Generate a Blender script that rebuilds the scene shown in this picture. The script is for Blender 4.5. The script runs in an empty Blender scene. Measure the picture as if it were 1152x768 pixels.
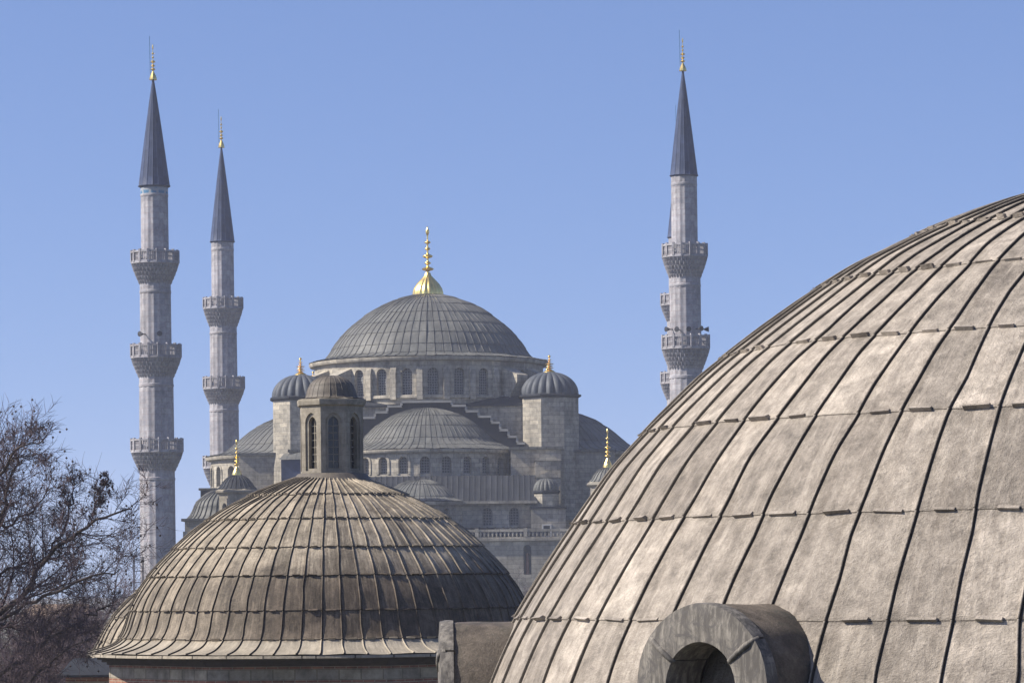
import bpy, math, random
import numpy as np
from mathutils import Vector, Matrix
random.seed(7); rng = np.random.default_rng(7)
PI = math.pi; R_ = math.radians
SC = bpy.context.scene; COL = SC.collection

# ------------------------------------------------------------------ camera
F = 3700.0; YH = 655.0; ROLL = R_(0.6); ZE = 10.0      # focal length in px of a 1152 px wide frame, horizon row
cd = bpy.data.cameras.new('camera'); cam = bpy.data.objects.new('camera', cd); COL.objects.link(cam)
cd.sensor_width = 36.0; cd.lens = 36.0 * F / 1152.0
cd.shift_y = (YH - 384.0) / 1152.0
cd.clip_start = 0.5; cd.clip_end = 20000
cam.matrix_world = Matrix.Translation((0, 0, ZE)) @ Matrix.Rotation(R_(90), 4, 'X') @ Matrix.Rotation(-ROLL, 4, 'Z')
SC.camera = cam

# ------------------------------------------------------------------ sky and sun
SUN_A = R_(7); SUN_E = R_(40)                           # a little to the camera side of due left
S = Vector((-math.cos(SUN_E) * math.cos(SUN_A), -math.cos(SUN_E) * math.sin(SUN_A), math.sin(SUN_E)))
w = bpy.data.worlds.new('World'); SC.world = w; w.use_nodes = True
nt = w.node_tree; nt.nodes.clear()
sky = nt.nodes.new('ShaderNodeTexSky'); sky.sky_type = 'NISHITA'; sky.sun_disc = False
sky.sun_elevation = SUN_E; sky.sun_rotation = math.atan2(S.x, S.y) % (2 * PI)
sky.altitude = 900; sky.air_density = 1.0; sky.dust_density = 2.2; sky.ozone_density = 5.0
bg = nt.nodes.new('ShaderNodeBackground'); bg.inputs['Strength'].default_value = 0.086
wo = nt.nodes.new('ShaderNodeOutputWorld')
tint = nt.nodes.new('ShaderNodeMix'); tint.data_type = 'RGBA'; tint.blend_type = 'MULTIPLY'; tint.inputs[0].default_value = 1
tint.inputs[7].default_value = (1.05, 1.0, 1.15, 1)      # the photograph's slightly violet blue
nt.links.new(sky.outputs[0], tint.inputs[6])
tcw = nt.nodes.new('ShaderNodeTexCoord'); mpw = nt.nodes.new('ShaderNodeMapping'); mpw.inputs['Location'].default_value = (0, 0, 0.10); mpw.inputs['Scale'].default_value = (1, 1, 0.9)
nt.links.new(tcw.outputs['Generated'], mpw.inputs[0]); nt.links.new(mpw.outputs[0], sky.inputs[0])   # clearer air low over the horizon
nt.links.new(tint.outputs[2], bg.inputs[0]); nt.links.new(bg.outputs[0], wo.inputs[0])
sl = bpy.data.lights.new('sun', 'SUN'); sl.energy = 5.0; sl.angle = R_(0.5); sl.color = (1.0, 0.93, 0.82)
so = bpy.data.objects.new('sun', sl); COL.objects.link(so)
so.rotation_euler = S.to_track_quat('Z', 'Y').to_euler(); so.location = (-60, -20, 90)
SC.view_settings.view_transform = 'Standard'; SC.view_settings.look = 'None'
SC.view_settings.gamma = 1; SC.view_settings.exposure = 0.69; SC.view_settings.use_curve_mapping = False
SC.render.engine = 'CYCLES'
SC.cycles.max_bounces = 5; SC.cycles.diffuse_bounces = 3; SC.cycles.volume_bounces = 1

# ------------------------------------------------------------------ measuring helpers
def P(px, py, D):
    """point at depth D seen at frame position (px, py)"""
    u = px - 576.0; v = YH - py
    return ((u * math.cos(ROLL) + v * math.sin(ROLL)) / F * D, ZE + (-u * math.sin(ROLL) + v * math.cos(ROLL)) / F * D)
def ZZ(py, D, px=478.0): return P(px, py, D)[1]
def sil(px, py, X0, D0):
    """radius and height of the ring round the axis (X0, D0) whose left edge is seen at (px, py)"""
    x, _ = P(px, py, 1.0)
    L = math.hypot(X0, D0); ax = math.atan2(X0, D0)
    d = ax - math.atan(x); r = L * math.sin(abs(d))
    dep = L * math.cos(d) * math.cos(math.atan(x))
    return r, P(px, py, dep)[1]

# ------------------------------------------------------------------ mesh builder
class MB:
    def __init__(s): s.V = []; s.U = []; s.F = []; s.n = 0
    def add(s, V, faces, UV=None):
        V = np.asarray(V, float).reshape(-1, 3)
        UV = np.zeros((len(V), 2)) if UV is None else np.asarray(UV, float).reshape(-1, 2)
        s.V.append(V); s.U.append(UV)
        if isinstance(faces, np.ndarray): s.F.append(faces + s.n)
        else:
            for f in faces: s.F.append(np.array([f]) + s.n)
        s.n += len(V)
    def grid(s, Pt, UV=None, close=False):
        n, m = Pt.shape[:2]
        i = np.arange(n - 1)[:, None]; jj = np.arange(m if close else m - 1)[None, :]; j2 = (jj + 1) % m
        f = np.stack(np.broadcast_arrays(i * m + jj, i * m + j2, (i + 1) * m + j2, (i + 1) * m + jj), -1).reshape(-1, 4)
        s.add(Pt.reshape(-1, 3), f, None if UV is None else UV.reshape(-1, 2))
    def box(s, x0, x1, y0, y1, z0, z1):
        V = []; U = []; Fs = []
        def q(a, b, c, d, us):
            k = len(V); V.extend((a, b, c, d)); U.extend(us); Fs.append([k, k + 1, k + 2, k + 3])
        q((x0, y0, z0), (x1, y0, z0), (x1, y0, z1), (x0, y0, z1), ((x0, z0), (x1, z0), (x1, z1), (x0, z1)))
        q((x1, y1, z0), (x0, y1, z0), (x0, y1, z1), (x1, y1, z1), ((x1, z0), (x0, z0), (x0, z1), (x1, z1)))
        q((x0, y1, z0), (x0, y0, z0), (x0, y0, z1), (x0, y1, z1), ((y1, z0), (y0, z0), (y0, z1), (y1, z1)))
        q((x1, y0, z0), (x1, y1, z0), (x1, y1, z1), (x1, y0, z1), ((y0, z0), (y1, z0), (y1, z1), (y0, z1)))
        q((x0, y0, z1), (x1, y0, z1), (x1, y1, z1), (x0, y1, z1), ((x0, y0), (x1, y0), (x1, y1), (x0, y1)))
        q((x0, y1, z0), (x1, y1, z0), (x1, y0, z0), (x0, y0, z0), ((x0, y1), (x1, y1), (x1, y0), (x0, y0)))
        s.add(V, Fs, U)
    def poly(s, pts, uv=None):
        s.add(pts, [list(range(len(pts)))], uv)
    def lathe(s, cx, cy, prof, n=32, fn=None, rot=0.0, arc=2 * PI, cap=False, uvr=None):
        """prof: list of (r, z); fn(phi, i) multiplies the radius"""
        prof = np.asarray(prof, float); close = arc > 2 * PI - 1e-6
        ph = rot + np.arange(n if close else n + 1) * arc / n
        rr = prof[:, 0][:, None] * np.ones(len(ph))[None, :]
        if fn is not None: rr = rr * np.stack([fn(ph, i) * np.ones(len(ph)) for i in range(len(prof))])
        Pt = np.stack([cx + rr * np.sin(ph), cy - rr * np.cos(ph), prof[:, 1][:, None] * np.ones_like(rr)], -1)
        ur = prof[:, 0].max() if uvr is None else uvr
        sv = np.r_[0, np.cumsum(np.hypot(*np.diff(prof, axis=0).T))]
        UV = np.stack([np.broadcast_to(ph[None, :] * ur, rr.shape), np.broadcast_to((prof[0, 1] + np.sign(prof[-1, 1] - prof[0, 1] + 1e-9) * sv)[:, None], rr.shape)], -1)
        s.grid(Pt, UV, close and False)
        if close:
            m = len(ph); n0 = s.n - len(prof) * m
            # closing strip with its own uv
            A = Pt[:, -1]; B = Pt[:, 0]
            s.grid(np.stack([A, B], 1), np.stack([UV[:, -1], UV[:, -1] + [arc / n * ur, 0]], 1))
        if cap:
            for k in (0, -1):
                if prof[k, 0] > 1e-6: s.poly(Pt[k] if k == 0 else Pt[k][::-1], UV[k] * 0 + Pt[k][:, :2])
    def tube(s, pts, rad, n=5):
        pts = np.asarray(pts, float); rad = np.broadcast_to(rad, len(pts))
        d = np.gradient(pts, axis=0); d /= np.linalg.norm(d, axis=1)[:, None] + 1e-9
        up = np.array([0.31, 0.2, 0.93]); a = np.cross(d, up); a /= np.linalg.norm(a, axis=1)[:, None] + 1e-9
        b = np.cross(d, a); t = np.arange(n) * 2 * PI / n
        Pt = pts[:, None] + rad[:, None, None] * (a[:, None] * np.cos(t)[None, :, None] + b[:, None] * np.sin(t)[None, :, None])
        s.grid(Pt, None, True)

ORG = {}
def finish(o, label=None, cat=None, group=None, kind=None):
    if label: o['label'] = label
    if cat: o['category'] = cat
    if group: o['group'] = group
    if kind: o['kind'] = kind
    return o
def obj(name, mb, mat, parent=None, sharp=38, org=None, label=None):
    V = np.concatenate(mb.V); U = np.concatenate(mb.U)
    o3 = ORG.get(parent.name) if parent else (org or (0, 0, 0)); V = V - np.array(o3)
    loops = np.concatenate([f.ravel() for f in mb.F]).astype(np.int32)
    cnt = np.concatenate([np.full(len(f), f.shape[1]) for f in mb.F]).astype(np.int32)
    me = bpy.data.meshes.new(name)
    me.vertices.add(len(V)); me.vertices.foreach_set('co', V.astype(np.float32).ravel())
    me.loops.add(len(loops)); me.loops.foreach_set('vertex_index', loops)
    me.polygons.add(len(cnt)); me.polygons.foreach_set('loop_start', np.r_[0, np.cumsum(cnt)[:-1]].astype(np.int32))
    me.update(calc_edges=True)
    me.polygons.foreach_set('use_smooth', np.ones(len(cnt), bool))
    uv = me.uv_layers.new(name='uv'); uv.data.foreach_set('uv', U[loops].astype(np.float32).ravel())
    me.validate(); me.set_sharp_from_angle(angle=R_(sharp))
    me.materials.append(mat)
    o = bpy.data.objects.new(name, me); COL.objects.link(o)
    if parent: o.parent = parent
    else: o.location = o3
    ORG[o.name] = o3
    if label: o['label'] = label
    return o
def thing(name, loc, label, cat, group=None):
    o = bpy.data.objects.new(name, None); COL.objects.link(o); o.location = loc; o.empty_display_size = 1
    ORG[o.name] = tuple(loc); return finish(o, label, cat, group)

# ------------------------------------------------------------------ materials
def mat(name, rough=0.8, metal=0.0, spec=0.3):
    m = bpy.data.materials.new(name); m.use_nodes = True; t = m.node_tree
    b = t.nodes['Principled BSDF']; b.inputs['Roughness'].default_value = rough; b.inputs['Metallic'].default_value = metal
    b.inputs['Specular IOR Level'].default_value = spec
    return m, t, b
def N(t, typ, **k):
    n = t.nodes.new(typ)
    for a, v in k.items():
        if a in n.inputs: n.inputs[a].default_value = v
        else: setattr(n, a, v)
    return n
def L(t, a, b): t.links.new(a, b)
def ramp(t, fac, stops):
    r = N(t, 'ShaderNodeValToRGB'); L(t, fac, r.inputs[0]); e = r.color_ramp.elements
    while len(e) < len(stops): e.new(0.5)
    for i, (p, c) in enumerate(stops):
        e[i].position = p; e[i].color = (c[0], c[1], c[2], 1) if hasattr(c, '__len__') else (c, c, c, 1)
    return r.outputs[0]
def mix(t, fac, a, b, mode='MIX'):
    m = N(t, 'ShaderNodeMix', data_type='RGBA', blend_type=mode)
    for i, v in ((0, fac), (6, a), (7, b)):
        if isinstance(v, (int, float)): m.inputs[i].default_value = v
        elif isinstance(v, tuple): m.inputs[i].default_value = (*v, 1)
        else: L(t, v, m.inputs[i])
    return m.outputs[2]
def noise(t, vec, scale, detail=5, rough=0.6, dist=0.0):
    n = N(t, 'ShaderNodeTexNoise', Scale=scale, Detail=detail, Roughness=rough, Distortion=dist); L(t, vec, n.inputs['Vector']); return n.outputs[0]
def mapping(t, vec, sc):
    m = N(t, 'ShaderNodeMapping'); m.inputs['Scale'].default_value = sc; L(t, vec, m.inputs[0]); return m.outputs[0]
def bump(t, b, h, strength, dist):
    n = N(t, 'ShaderNodeBump', Strength=strength, Distance=dist); L(t, h, n.inputs['Height']); L(t, n.outputs[0], b.inputs['Normal'])

def lead(name, base, var=0.25, dark=None, nsc=1.0, bmp=0.02, streak=0.3, panel=0.25, rough=0.62, warm=None, spec=0.35, stain=0.5, seam=(0.0, 0.0, 0.5), groove_shade=False, soot_shade=None, fine=0.7):
    """sheet lead: per-panel tint, patches, streaks that run down the panels, beaten surface"""
    m, t, b = mat(name, rough, 0.0, spec)
    tc = N(t, 'ShaderNodeTexCoord'); ob = tc.outputs['Object']; uv = tc.outputs['UV']
    fl = N(t, 'ShaderNodeVectorMath', operation='FLOOR'); L(t, uv, fl.inputs[0])
    wn = N(t, 'ShaderNodeTexWhiteNoise', noise_dimensions='3D'); L(t, fl.outputs[0], wn.inputs['Vector'])
    dark = dark or tuple(c * 0.45 for c in base); warm = warm or tuple(min(1, c * k) for c, k in zip(base, (1.3, 1.2, 1.0)))
    n1 = noise(t, ob, 0.55 * nsc, 6, 0.62, 0.3); n2 = noise(t, ob, 3.1 * nsc, 8, 0.72, 0.15); n3 = noise(t, mapping(t, ob, (1, 1, 1.7)), 19 * nsc, 4, 0.75)
    st = noise(t, mapping(t, uv, (7.0, 0.55, 1)), 1.0, 6, 0.7, 0.4)
    c = mix(t, ramp(t, n1, [(0.3, 0.0), (0.7, 1.0)]), base, warm)
    c = mix(t, panel, c, mix(t, 1.0, c, ramp(t, wn.outputs['Value'], [(0, 0.35), (1, 1.45)]), 'MULTIPLY'))
    c = mix(t, var, c, mix(t, 1.0, c, ramp(t, n2, [(0.3, 0.2), (0.5, 0.85), (0.75, 1.8)]), 'MULTIPLY'))
    c = mix(t, var * fine, c, mix(t, 1.0, c, ramp(t, n3, [(0.3, 0.35), (0.7, 1.6)]), 'MULTIPLY'))
    sm = N(t, 'ShaderNodeMath', operation='MULTIPLY'); L(t, ramp(t, st, [(0.45, 0.0), (0.72, 1.0)]), sm.inputs[0]); sm.inputs[1].default_value = streak
    c = mix(t, sm.outputs[0], c, dark)
    ox = noise(t, mapping(t, uv, (3.3, 1.1, 1)), 1.0, 8, .75, .8); c = mix(t, ramp(t, ox, [(.5, 0), (.72, min(1.0, streak * 1.1))]), c, tuple(min(1, x * 1.35) for x in warm))   # pale oxide run-off
    s2 = N(t, 'ShaderNodeMath', operation='MULTIPLY'); L(t, ramp(t, noise(t, ob, 1.3 * nsc, 8, 0.75, 0.8), [(0.54, 0.0), (0.68, 1.0)]), s2.inputs[0]); s2.inputs[1].default_value = stain
    c = mix(t, s2.outputs[0], c, dark)
    if soot_shade:                                               # courses (lo..hi) with soot drips and painted shade, darker away from the lit left
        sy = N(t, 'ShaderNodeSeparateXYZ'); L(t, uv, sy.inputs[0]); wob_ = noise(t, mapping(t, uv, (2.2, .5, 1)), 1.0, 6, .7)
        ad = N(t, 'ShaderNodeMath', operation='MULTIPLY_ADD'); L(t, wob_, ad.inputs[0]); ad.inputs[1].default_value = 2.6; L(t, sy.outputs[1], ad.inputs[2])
        a1 = N(t, 'ShaderNodeMapRange'); L(t, ad.outputs[0], a1.inputs[0]); a1.inputs[1].default_value = soot_shade[0] + 1.0; a1.inputs[2].default_value = soot_shade[0] + 2.0
        a2 = N(t, 'ShaderNodeMapRange'); L(t, sy.outputs[1], a2.inputs[0]); a2.inputs[1].default_value = soot_shade[1] - .06; a2.inputs[2].default_value = soot_shade[1] + .05; a2.inputs[3].default_value = soot_shade[2]; a2.inputs[4].default_value = 0
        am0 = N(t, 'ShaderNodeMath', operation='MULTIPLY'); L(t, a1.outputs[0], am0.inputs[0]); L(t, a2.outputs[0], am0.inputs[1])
        so_ = N(t, 'ShaderNodeSeparateXYZ'); L(t, ob, so_.inputs[0]); a4 = N(t, 'ShaderNodeMapRange'); L(t, so_.outputs[0], a4.inputs[0]); a4.inputs[1].default_value = -5.2; a4.inputs[2].default_value = -1.0; a4.inputs[3].default_value = .15  # shade painted in: darkening grows from the lit left toward the right
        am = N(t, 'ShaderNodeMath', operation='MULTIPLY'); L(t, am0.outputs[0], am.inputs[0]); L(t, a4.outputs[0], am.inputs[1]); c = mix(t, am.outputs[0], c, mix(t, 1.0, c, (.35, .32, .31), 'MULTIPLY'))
        a3 = N(t, 'ShaderNodeMapRange'); L(t, sy.outputs[1], a3.inputs[0]); a3.inputs[1].default_value = soot_shade[1]; a3.inputs[2].default_value = soot_shade[1] + .15; c = mix(t, a3.outputs[0], c, mix(t, .4, c, (.40, .36, .29)))
    if seam[0] or seam[1]:                                 # soot and lichen lodged in the joints of the sheets, plus painted rib shade
        sx = N(t, 'ShaderNodeSeparateXYZ'); L(t, uv, sx.inputs[0])
        for i, wd in ((0, seam[0]), (1, seam[1])):
            if not wd: continue
            a = N(t, 'ShaderNodeMath', operation='FRACT'); L(t, sx.outputs[i], a.inputs[0])
            if i == 0 and groove_shade:  # dark line on the rib's unlit side only: its shade painted into the colour
                g1 = N(t, 'ShaderNodeMapRange'); L(t, a.outputs[0], g1.inputs[0]); g1.inputs[1].default_value = .004; g1.inputs[2].default_value = .010
                g2 = N(t, 'ShaderNodeMapRange'); L(t, a.outputs[0], g2.inputs[0]); g2.inputs[1].default_value = wd * .6; g2.inputs[2].default_value = wd; g2.inputs[3].default_value = seam[2]; g2.inputs[4].default_value = 0
                gm = N(t, 'ShaderNodeMath', operation='MULTIPLY'); L(t, g1.outputs[0], gm.inputs[0]); L(t, g2.outputs[0], gm.inputs[1])
                c = mix(t, gm.outputs[0], c, tuple(x * .25 for x in dark)); continue
            q = N(t, 'ShaderNodeMath', operation='PINGPONG'); L(t, a.outputs[0], q.inputs[0]); q.inputs[1].default_value = 0.5
            r = N(t, 'ShaderNodeMapRange'); L(t, q.outputs[0], r.inputs[0]); r.inputs[1].default_value = wd * .4; r.inputs[2].default_value = wd; r.inputs[3].default_value = seam[2]; r.inputs[4].default_value = 0
            c = mix(t, r.outputs[0], c, tuple(x * .35 for x in dark))
    L(t, c, b.inputs['Base Color'])
    h = mix(t, 0.45, n2, n3); bump(t, b, h, 0.9, bmp)
    return m
def stone(name, c1, c2, mortar, bw=1.0, bh=0.42, msz=0.012, var=0.4, stain=(0.12, 0.11, 0.10), stn=0.4, bmp=0.02, nsc=1.0):
    """ashlar: uv in metres"""
    m, t, b = mat(name, 0.85, 0, 0.2)
    tc = N(t, 'ShaderNodeTexCoord'); uv = tc.outputs['UV']; ob = tc.outputs['Object']
    br = N(t, 'ShaderNodeTexBrick'); L(t, uv, br.inputs['Vector'])
    br.inputs['Color1'].default_value = (*c1, 1); br.inputs['Color2'].default_value = (*c2, 1); br.inputs['Mortar'].default_value = (*mortar, 1)
    br.inputs['Scale'].default_value = 1; br.inputs['Mortar Size'].default_value = msz; br.inputs['Mortar Smooth'].default_value = 0.3
    br.inputs['Brick Width'].default_value = bw; br.inputs['Row Height'].default_value = bh; br.inputs['Bias'].default_value = 0.0
    n1 = noise(t, ob, 0.35 * nsc, 6, 0.65, 0.4); n2 = noise(t, ob, 2.5 * nsc, 6, 0.7)
    c = mix(t, var, br.outputs['Color'], mix(t, 1.0, br.outputs['Color'], ramp(t, n2, [(0.3, 0.4), (0.7, 1.5)]), 'MULTIPLY'))
    st = noise(t, mapping(t, ob, (0.9 * nsc, 0.9 * nsc, 0.16 * nsc)), 1.0, 6, 0.7, 0.3)
    s = N(t, 'ShaderNodeMath', operation='MULTIPLY'); L(t, ramp(t, st, [(0.48, 0), (0.7, 1)]), s.inputs[0]); s.inputs[1].default_value = stn
    c = mix(t, s.outputs[0], c, stain)
    c = mix(t, 0.7, c, mix(t, 1.0, c, ramp(t, n1, [(0.3, 0.55), (0.7, 1.35)]), 'MULTIPLY'))
    L(t, c, b.inputs['Base Color'])
    bump(t, b, mix(t, 0.5, br.outputs['Color'], n2), 0.6, bmp)
    return m
def plain(name, col, rough=0.8, metal=0, spec=0.3, var=0.3, sc=3.0, bmp=0.01):
    m, t, b = mat(name, rough, metal, spec); tc = N(t, 'ShaderNodeTexCoord')
    n = noise(t, tc.outputs['Object'], sc, 6, 0.65)
    L(t, mix(t, var, col, mix(t, 1.0, col, ramp(t, n, [(0.25, 0.3), (0.75, 1.7)]), 'MULTIPLY')), b.inputs['Base Color'])
    if bmp: bump(t, b, n, 0.6, bmp)
    return m
def lattice(name, hole, bar, sx, sz):
    """pierced stone window filling: uv in metres"""
    m, t, b = mat(name, 0.7, 0, 0.3); tc = N(t, 'ShaderNodeTexCoord')
    v = N(t, 'ShaderNodeTexVoronoi', feature='DISTANCE_TO_EDGE', Scale=1.0, Randomness=0.25); L(t, mapping(t, tc.outputs['UV'], (1 / sx, 1 / sz, 1)), v.inputs['Vector'])
    L(t, mix(t, ramp(t, v.outputs['Distance'], [(0.08, 0), (0.2, 1)]), bar, hole), b.inputs['Base Color']); return m

M = {}
M['lead_near'] = lead('pale_weathered_lead', (0.30, 0.26, 0.215), 0.7, (0.14, 0.115, 0.09), 1.6, 0.06, 0.5, 0.42, 0.6, (0.41, 0.36, 0.30), 0.2, 0.35, (0.036, 0.016, 0.95), True, None, 0.35)
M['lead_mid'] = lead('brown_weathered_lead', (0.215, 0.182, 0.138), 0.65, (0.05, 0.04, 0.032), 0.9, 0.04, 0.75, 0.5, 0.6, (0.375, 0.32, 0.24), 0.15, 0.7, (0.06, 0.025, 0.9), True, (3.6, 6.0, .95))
M['lead_lantern'] = lead('dark_weathered_lead', (0.095, 0.085, 0.075), 0.45, (0.045, 0.04, 0.036), 2.5, 0.01, 0.4, 0.2, 0.6)
M['lead_far'] = lead('grey_sheet_lead', (0.088, 0.092, 0.087), 0.4, (0.09, 0.09, 0.095), 0.35, 0.03, 0.3, 0.28, 0.55, (0.155, 0.152, 0.134), 0.2, 0.4, (0.10, 0.04, 0.5))
M['lead_dark_shaded'] = lead('dark_shaded_sheet_lead', (0.026, 0.029, 0.036), 0.3, (0.03, 0.032, 0.037), 0.4, 0.02, 0.3, 0.3, 0.8, (0.04, 0.043, 0.05), 0.08, 0.3)  # dark lead, deepened further to paint the shadow over the lower roofs
M['stone_far'] = stone('pale_grey_ashlar', (0.43, 0.385, 0.305), (0.28, 0.258, 0.212), (0.22, 0.205, 0.18), 1.3, 0.5, 0.03, 0.6, (0.11, 0.10, 0.09), 0.65, 0.03, 0.8)
M['stone_min'] = stone('minaret_limestone', (0.36, 0.348, 0.355), (0.27, 0.265, 0.285), (0.28, 0.24, 0.24), 1.1, 0.62, 0.03, 0.5, (0.15, 0.145, 0.15), 0.5, 0.03, 0.9)
M['stone_lan'] = stone('lantern_limestone', (0.285, 0.255, 0.20), (0.23, 0.205, 0.165), (0.2, 0.175, 0.135), 0.6, 0.3, 0.006, 0.5, (0.13, 0.11, 0.085), 0.5, 0.01, 3.0)
M['lattice'] = lattice('pierced_window_screen', (0.05, 0.055, 0.065), (0.22, 0.22, 0.215), 0.3, 0.3)
M['gold'] = plain('gilded_copper', (0.95, 0.68, 0.22), 0.3, 1.0, 0.5, 0.35, 1.5, 0.004)
M['spire'] = lead('spire_lead', (0.032, 0.046, 0.092), 0.3, (0.022, 0.03, 0.06), 0.5, 0.01, 0.3, 0.3, 0.6, (0.045, 0.062, 0.115), 0.15, 0.3)
M['tile'] = lattice('turquoise_tile_band', (0.05, 0.15, 0.26), (0.27, 0.29, 0.31), 0.9, 1.3)
M['black'] = plain('black_metal', (0.03, 0.03, 0.035), 0.5, 0, 0.4, 0.2, 3, 0)
M['glass'] = plain('dark_window_glass', (0.02, 0.022, 0.025), 0.15, 0, 0.6, 0.3, 4, 0)

# ------------------------------------------------------------------ lead domes
def smooth_noise(x, y, seed, k=9, fmax=3.0):
    r = np.random.default_rng(seed); o = 0
    for i in range(k):
        a, b = r.normal(0, fmax / 2, 2); p = r.uniform(0, 6.28); o = o + np.sin(a * x + b * y + p)
    return o / math.sqrt(k)
def lead_dome(mb, cx, cy, prof, ns, rows, rw, rh, lap=0.0, rot=0.0, arc=None, inner=4, per=5, wob=0.0, dent=0.0, seed=1, clips=None, every=1):
    """prof: (r,z) polyline from the top down; rows: fractions of its length where courses lap; ns ribs in a full circle"""
    prof = np.asarray(prof, float)
    d = np.r_[0, np.cumsum(np.hypot(*np.diff(prof, axis=0).T))]; LEN = d[-1]
    edges = [0.0] + [x * LEN for x in rows] + [LEN]
    e = min(0.25 * min(np.diff(edges)), max(0.012, rh * 0.35))
    sv, lv, vv = [], [], []
    for i in range(len(edges) - 1):
        a, b = edges[i], edges[i + 1]
        ss = np.linspace(a + (e if i else 0), b, per + 1)
        for q, x in enumerate(ss): sv.append(x); lv.append(lap * (x - a) / (b - a)); vv.append(i + 0.02 + 0.96 * q / per)
    sv = np.array(sv); lv = np.array(lv); vv = np.array(vv)
    r = np.interp(sv, d, prof[:, 0]); z = np.interp(sv, d, prof[:, 1])
    eps = LEN * 0.01
    tr = np.interp(sv + eps, d, prof[:, 0]) - np.interp(sv - eps, d, prof[:, 0]); tz = np.interp(sv + eps, d, prof[:, 1]) - np.interp(sv - eps, d, prof[:, 1])
    l = np.hypot(tr, tz) + 1e-9; nr, nz = -tz / l, tr / l
    dphi = 2 * PI / ns
    if arc is None: k0, k1, full = 0, ns, True
    else: k0, k1, full = round((arc[0]) / dphi), round(arc[1] / dphi), False
    ro = np.array([-1, -0.7, -0.3, 0.3, 0.7, 1.0]); rhh = np.array([0, 0.72, 1, 1, 0.72, 0])
    it = np.linspace(0, 1, inner + 2)[1:-1]
    cols, hts, us = [], [], []
    hw = np.minimum(rw / np.maximum(r, 1e-3), 0.28 * dphi)
    for k in range(k0, k1 + 1):
        kk = k % ns if full else k
        wb = wob * np.interp(sv, np.linspace(0, LEN, 24), np.random.default_rng(seed * 999 + kk).normal(0, 1, 24)) / np.maximum(r, 0.3)
        wb = np.clip(wb, -0.25 * dphi, 0.25 * dphi)
        for o_, h_ in zip(ro, rhh): cols.append(k * dphi + wb + o_ * hw); hts.append(rh * h_ * np.minimum(1, r / (6 * rw + 1e-6)) + 0 * sv); us.append(k + o_ * 0.015 + (0.0 if o_ > 0 else -1e-3))
        if k < k1:
            k2 = (k + 1) % ns if full else k + 1
            wb2 = np.clip(wob * np.interp(sv, np.linspace(0, LEN, 24), np.random.default_rng(seed * 999 + k2).normal(0, 1, 24)) / np.maximum(r, 0.3), -0.25 * dphi, 0.25 * dphi)
            a = k * dphi + wb + hw; b = (k + 1) * dphi + wb2 - hw
            for f in it: cols.append(a + (b - a) * f); hts.append(0 * sv + 0.0); us.append(k + 0.02 + 0.96 * f)
    ph = np.stack(cols, 1); hh = np.stack(hts, 1) + lv[:, None]
    if dent: hh = hh + dent * smooth_noise(ph * r.max() * 1.0, sv[:, None] * 1.0, seed, 14, 5.0) * np.minimum(1, r / r.max() * 3)[:, None]
    rr = np.maximum(r[:, None] + nr[:, None] * hh, 0.0); zz = z[:, None] + nz[:, None] * hh
    Pt = np.stack([cx + rr * np.sin(ph + rot), cy - rr * np.cos(ph + rot), zz], -1)
    UV = np.stack([np.broadcast_to(np.array(us)[None, :], rr.shape), np.broadcast_to(vv[:, None], rr.shape)], -1)
    mb.grid(Pt, UV)
    if clips:                                              # folded lead tabs along every lap
        r2 = random.Random(seed)
        for ei in range(1, len(edges) - 1):
            s0 = edges[ei]
            for k in range(k0, k1):
                if r2.random() < 0.1: continue
                rc = np.interp(s0, d, prof[:, 0]); c0 = (k + 0.5 + r2.uniform(-0.08, 0.08)) * dphi + rot; wd = dphi * r2.uniform(0.17, 0.27)
                hgt = clips * r2.uniform(0.7, 1.3); th = clips * r2.uniform(0.4, 1.1) + lap; tl = r2.uniform(-0.25, 0.25) * clips
                V = []
                for (pa, dd) in ((c0 - wd, -tl), (c0 + wd, tl)):
                    for (ds, t2) in ((-hgt * 0.6, lap * 0.8), (-hgt * 0.6, th * 0.8), (hgt * 0.5, th * 1.25), (hgt * 0.5, 0)):
                        sa = s0 + ds + dd; ra = np.interp(sa, d, prof[:, 0]); za = np.interp(sa, d, prof[:, 1])
                        j = int(np.searchsorted(sv, sa)); j = min(j, len(nr) - 1)
                        ra += nr[j] * t2; za += nz[j] * t2; V.append((cx + ra * math.sin(pa), cy - ra * math.cos(pa), za))
                mb.add(V, [[0, 1, 2, 3], [7, 6, 5, 4], [0, 4, 5, 1], [1, 5, 6, 2], [2, 6, 7, 3]], [(k + 0.5, ei + 0.5)] * 8)
def arcprof(r0, z0, h, n=20, a0=4.0, top=0.0, pw=2.0):
    """dome profile from the apex (z0+h) down to (r0, z0)"""
    t = np.linspace(0, 1, n); ang = t * R_(90 - a0 * 0)
    Rr = (r0 * r0 + h * h) / (2 * h)                        # spherical cap
    am = math.asin(min(1, r0 / Rr)) if h < r0 else PI - math.asin(min(1, r0 / Rr))
    a = np.linspace(top / Rr, am, n)
    return [(Rr * math.sin(x), z0 + h - Rr * (1 - math.cos(x))) for x in a]

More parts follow.
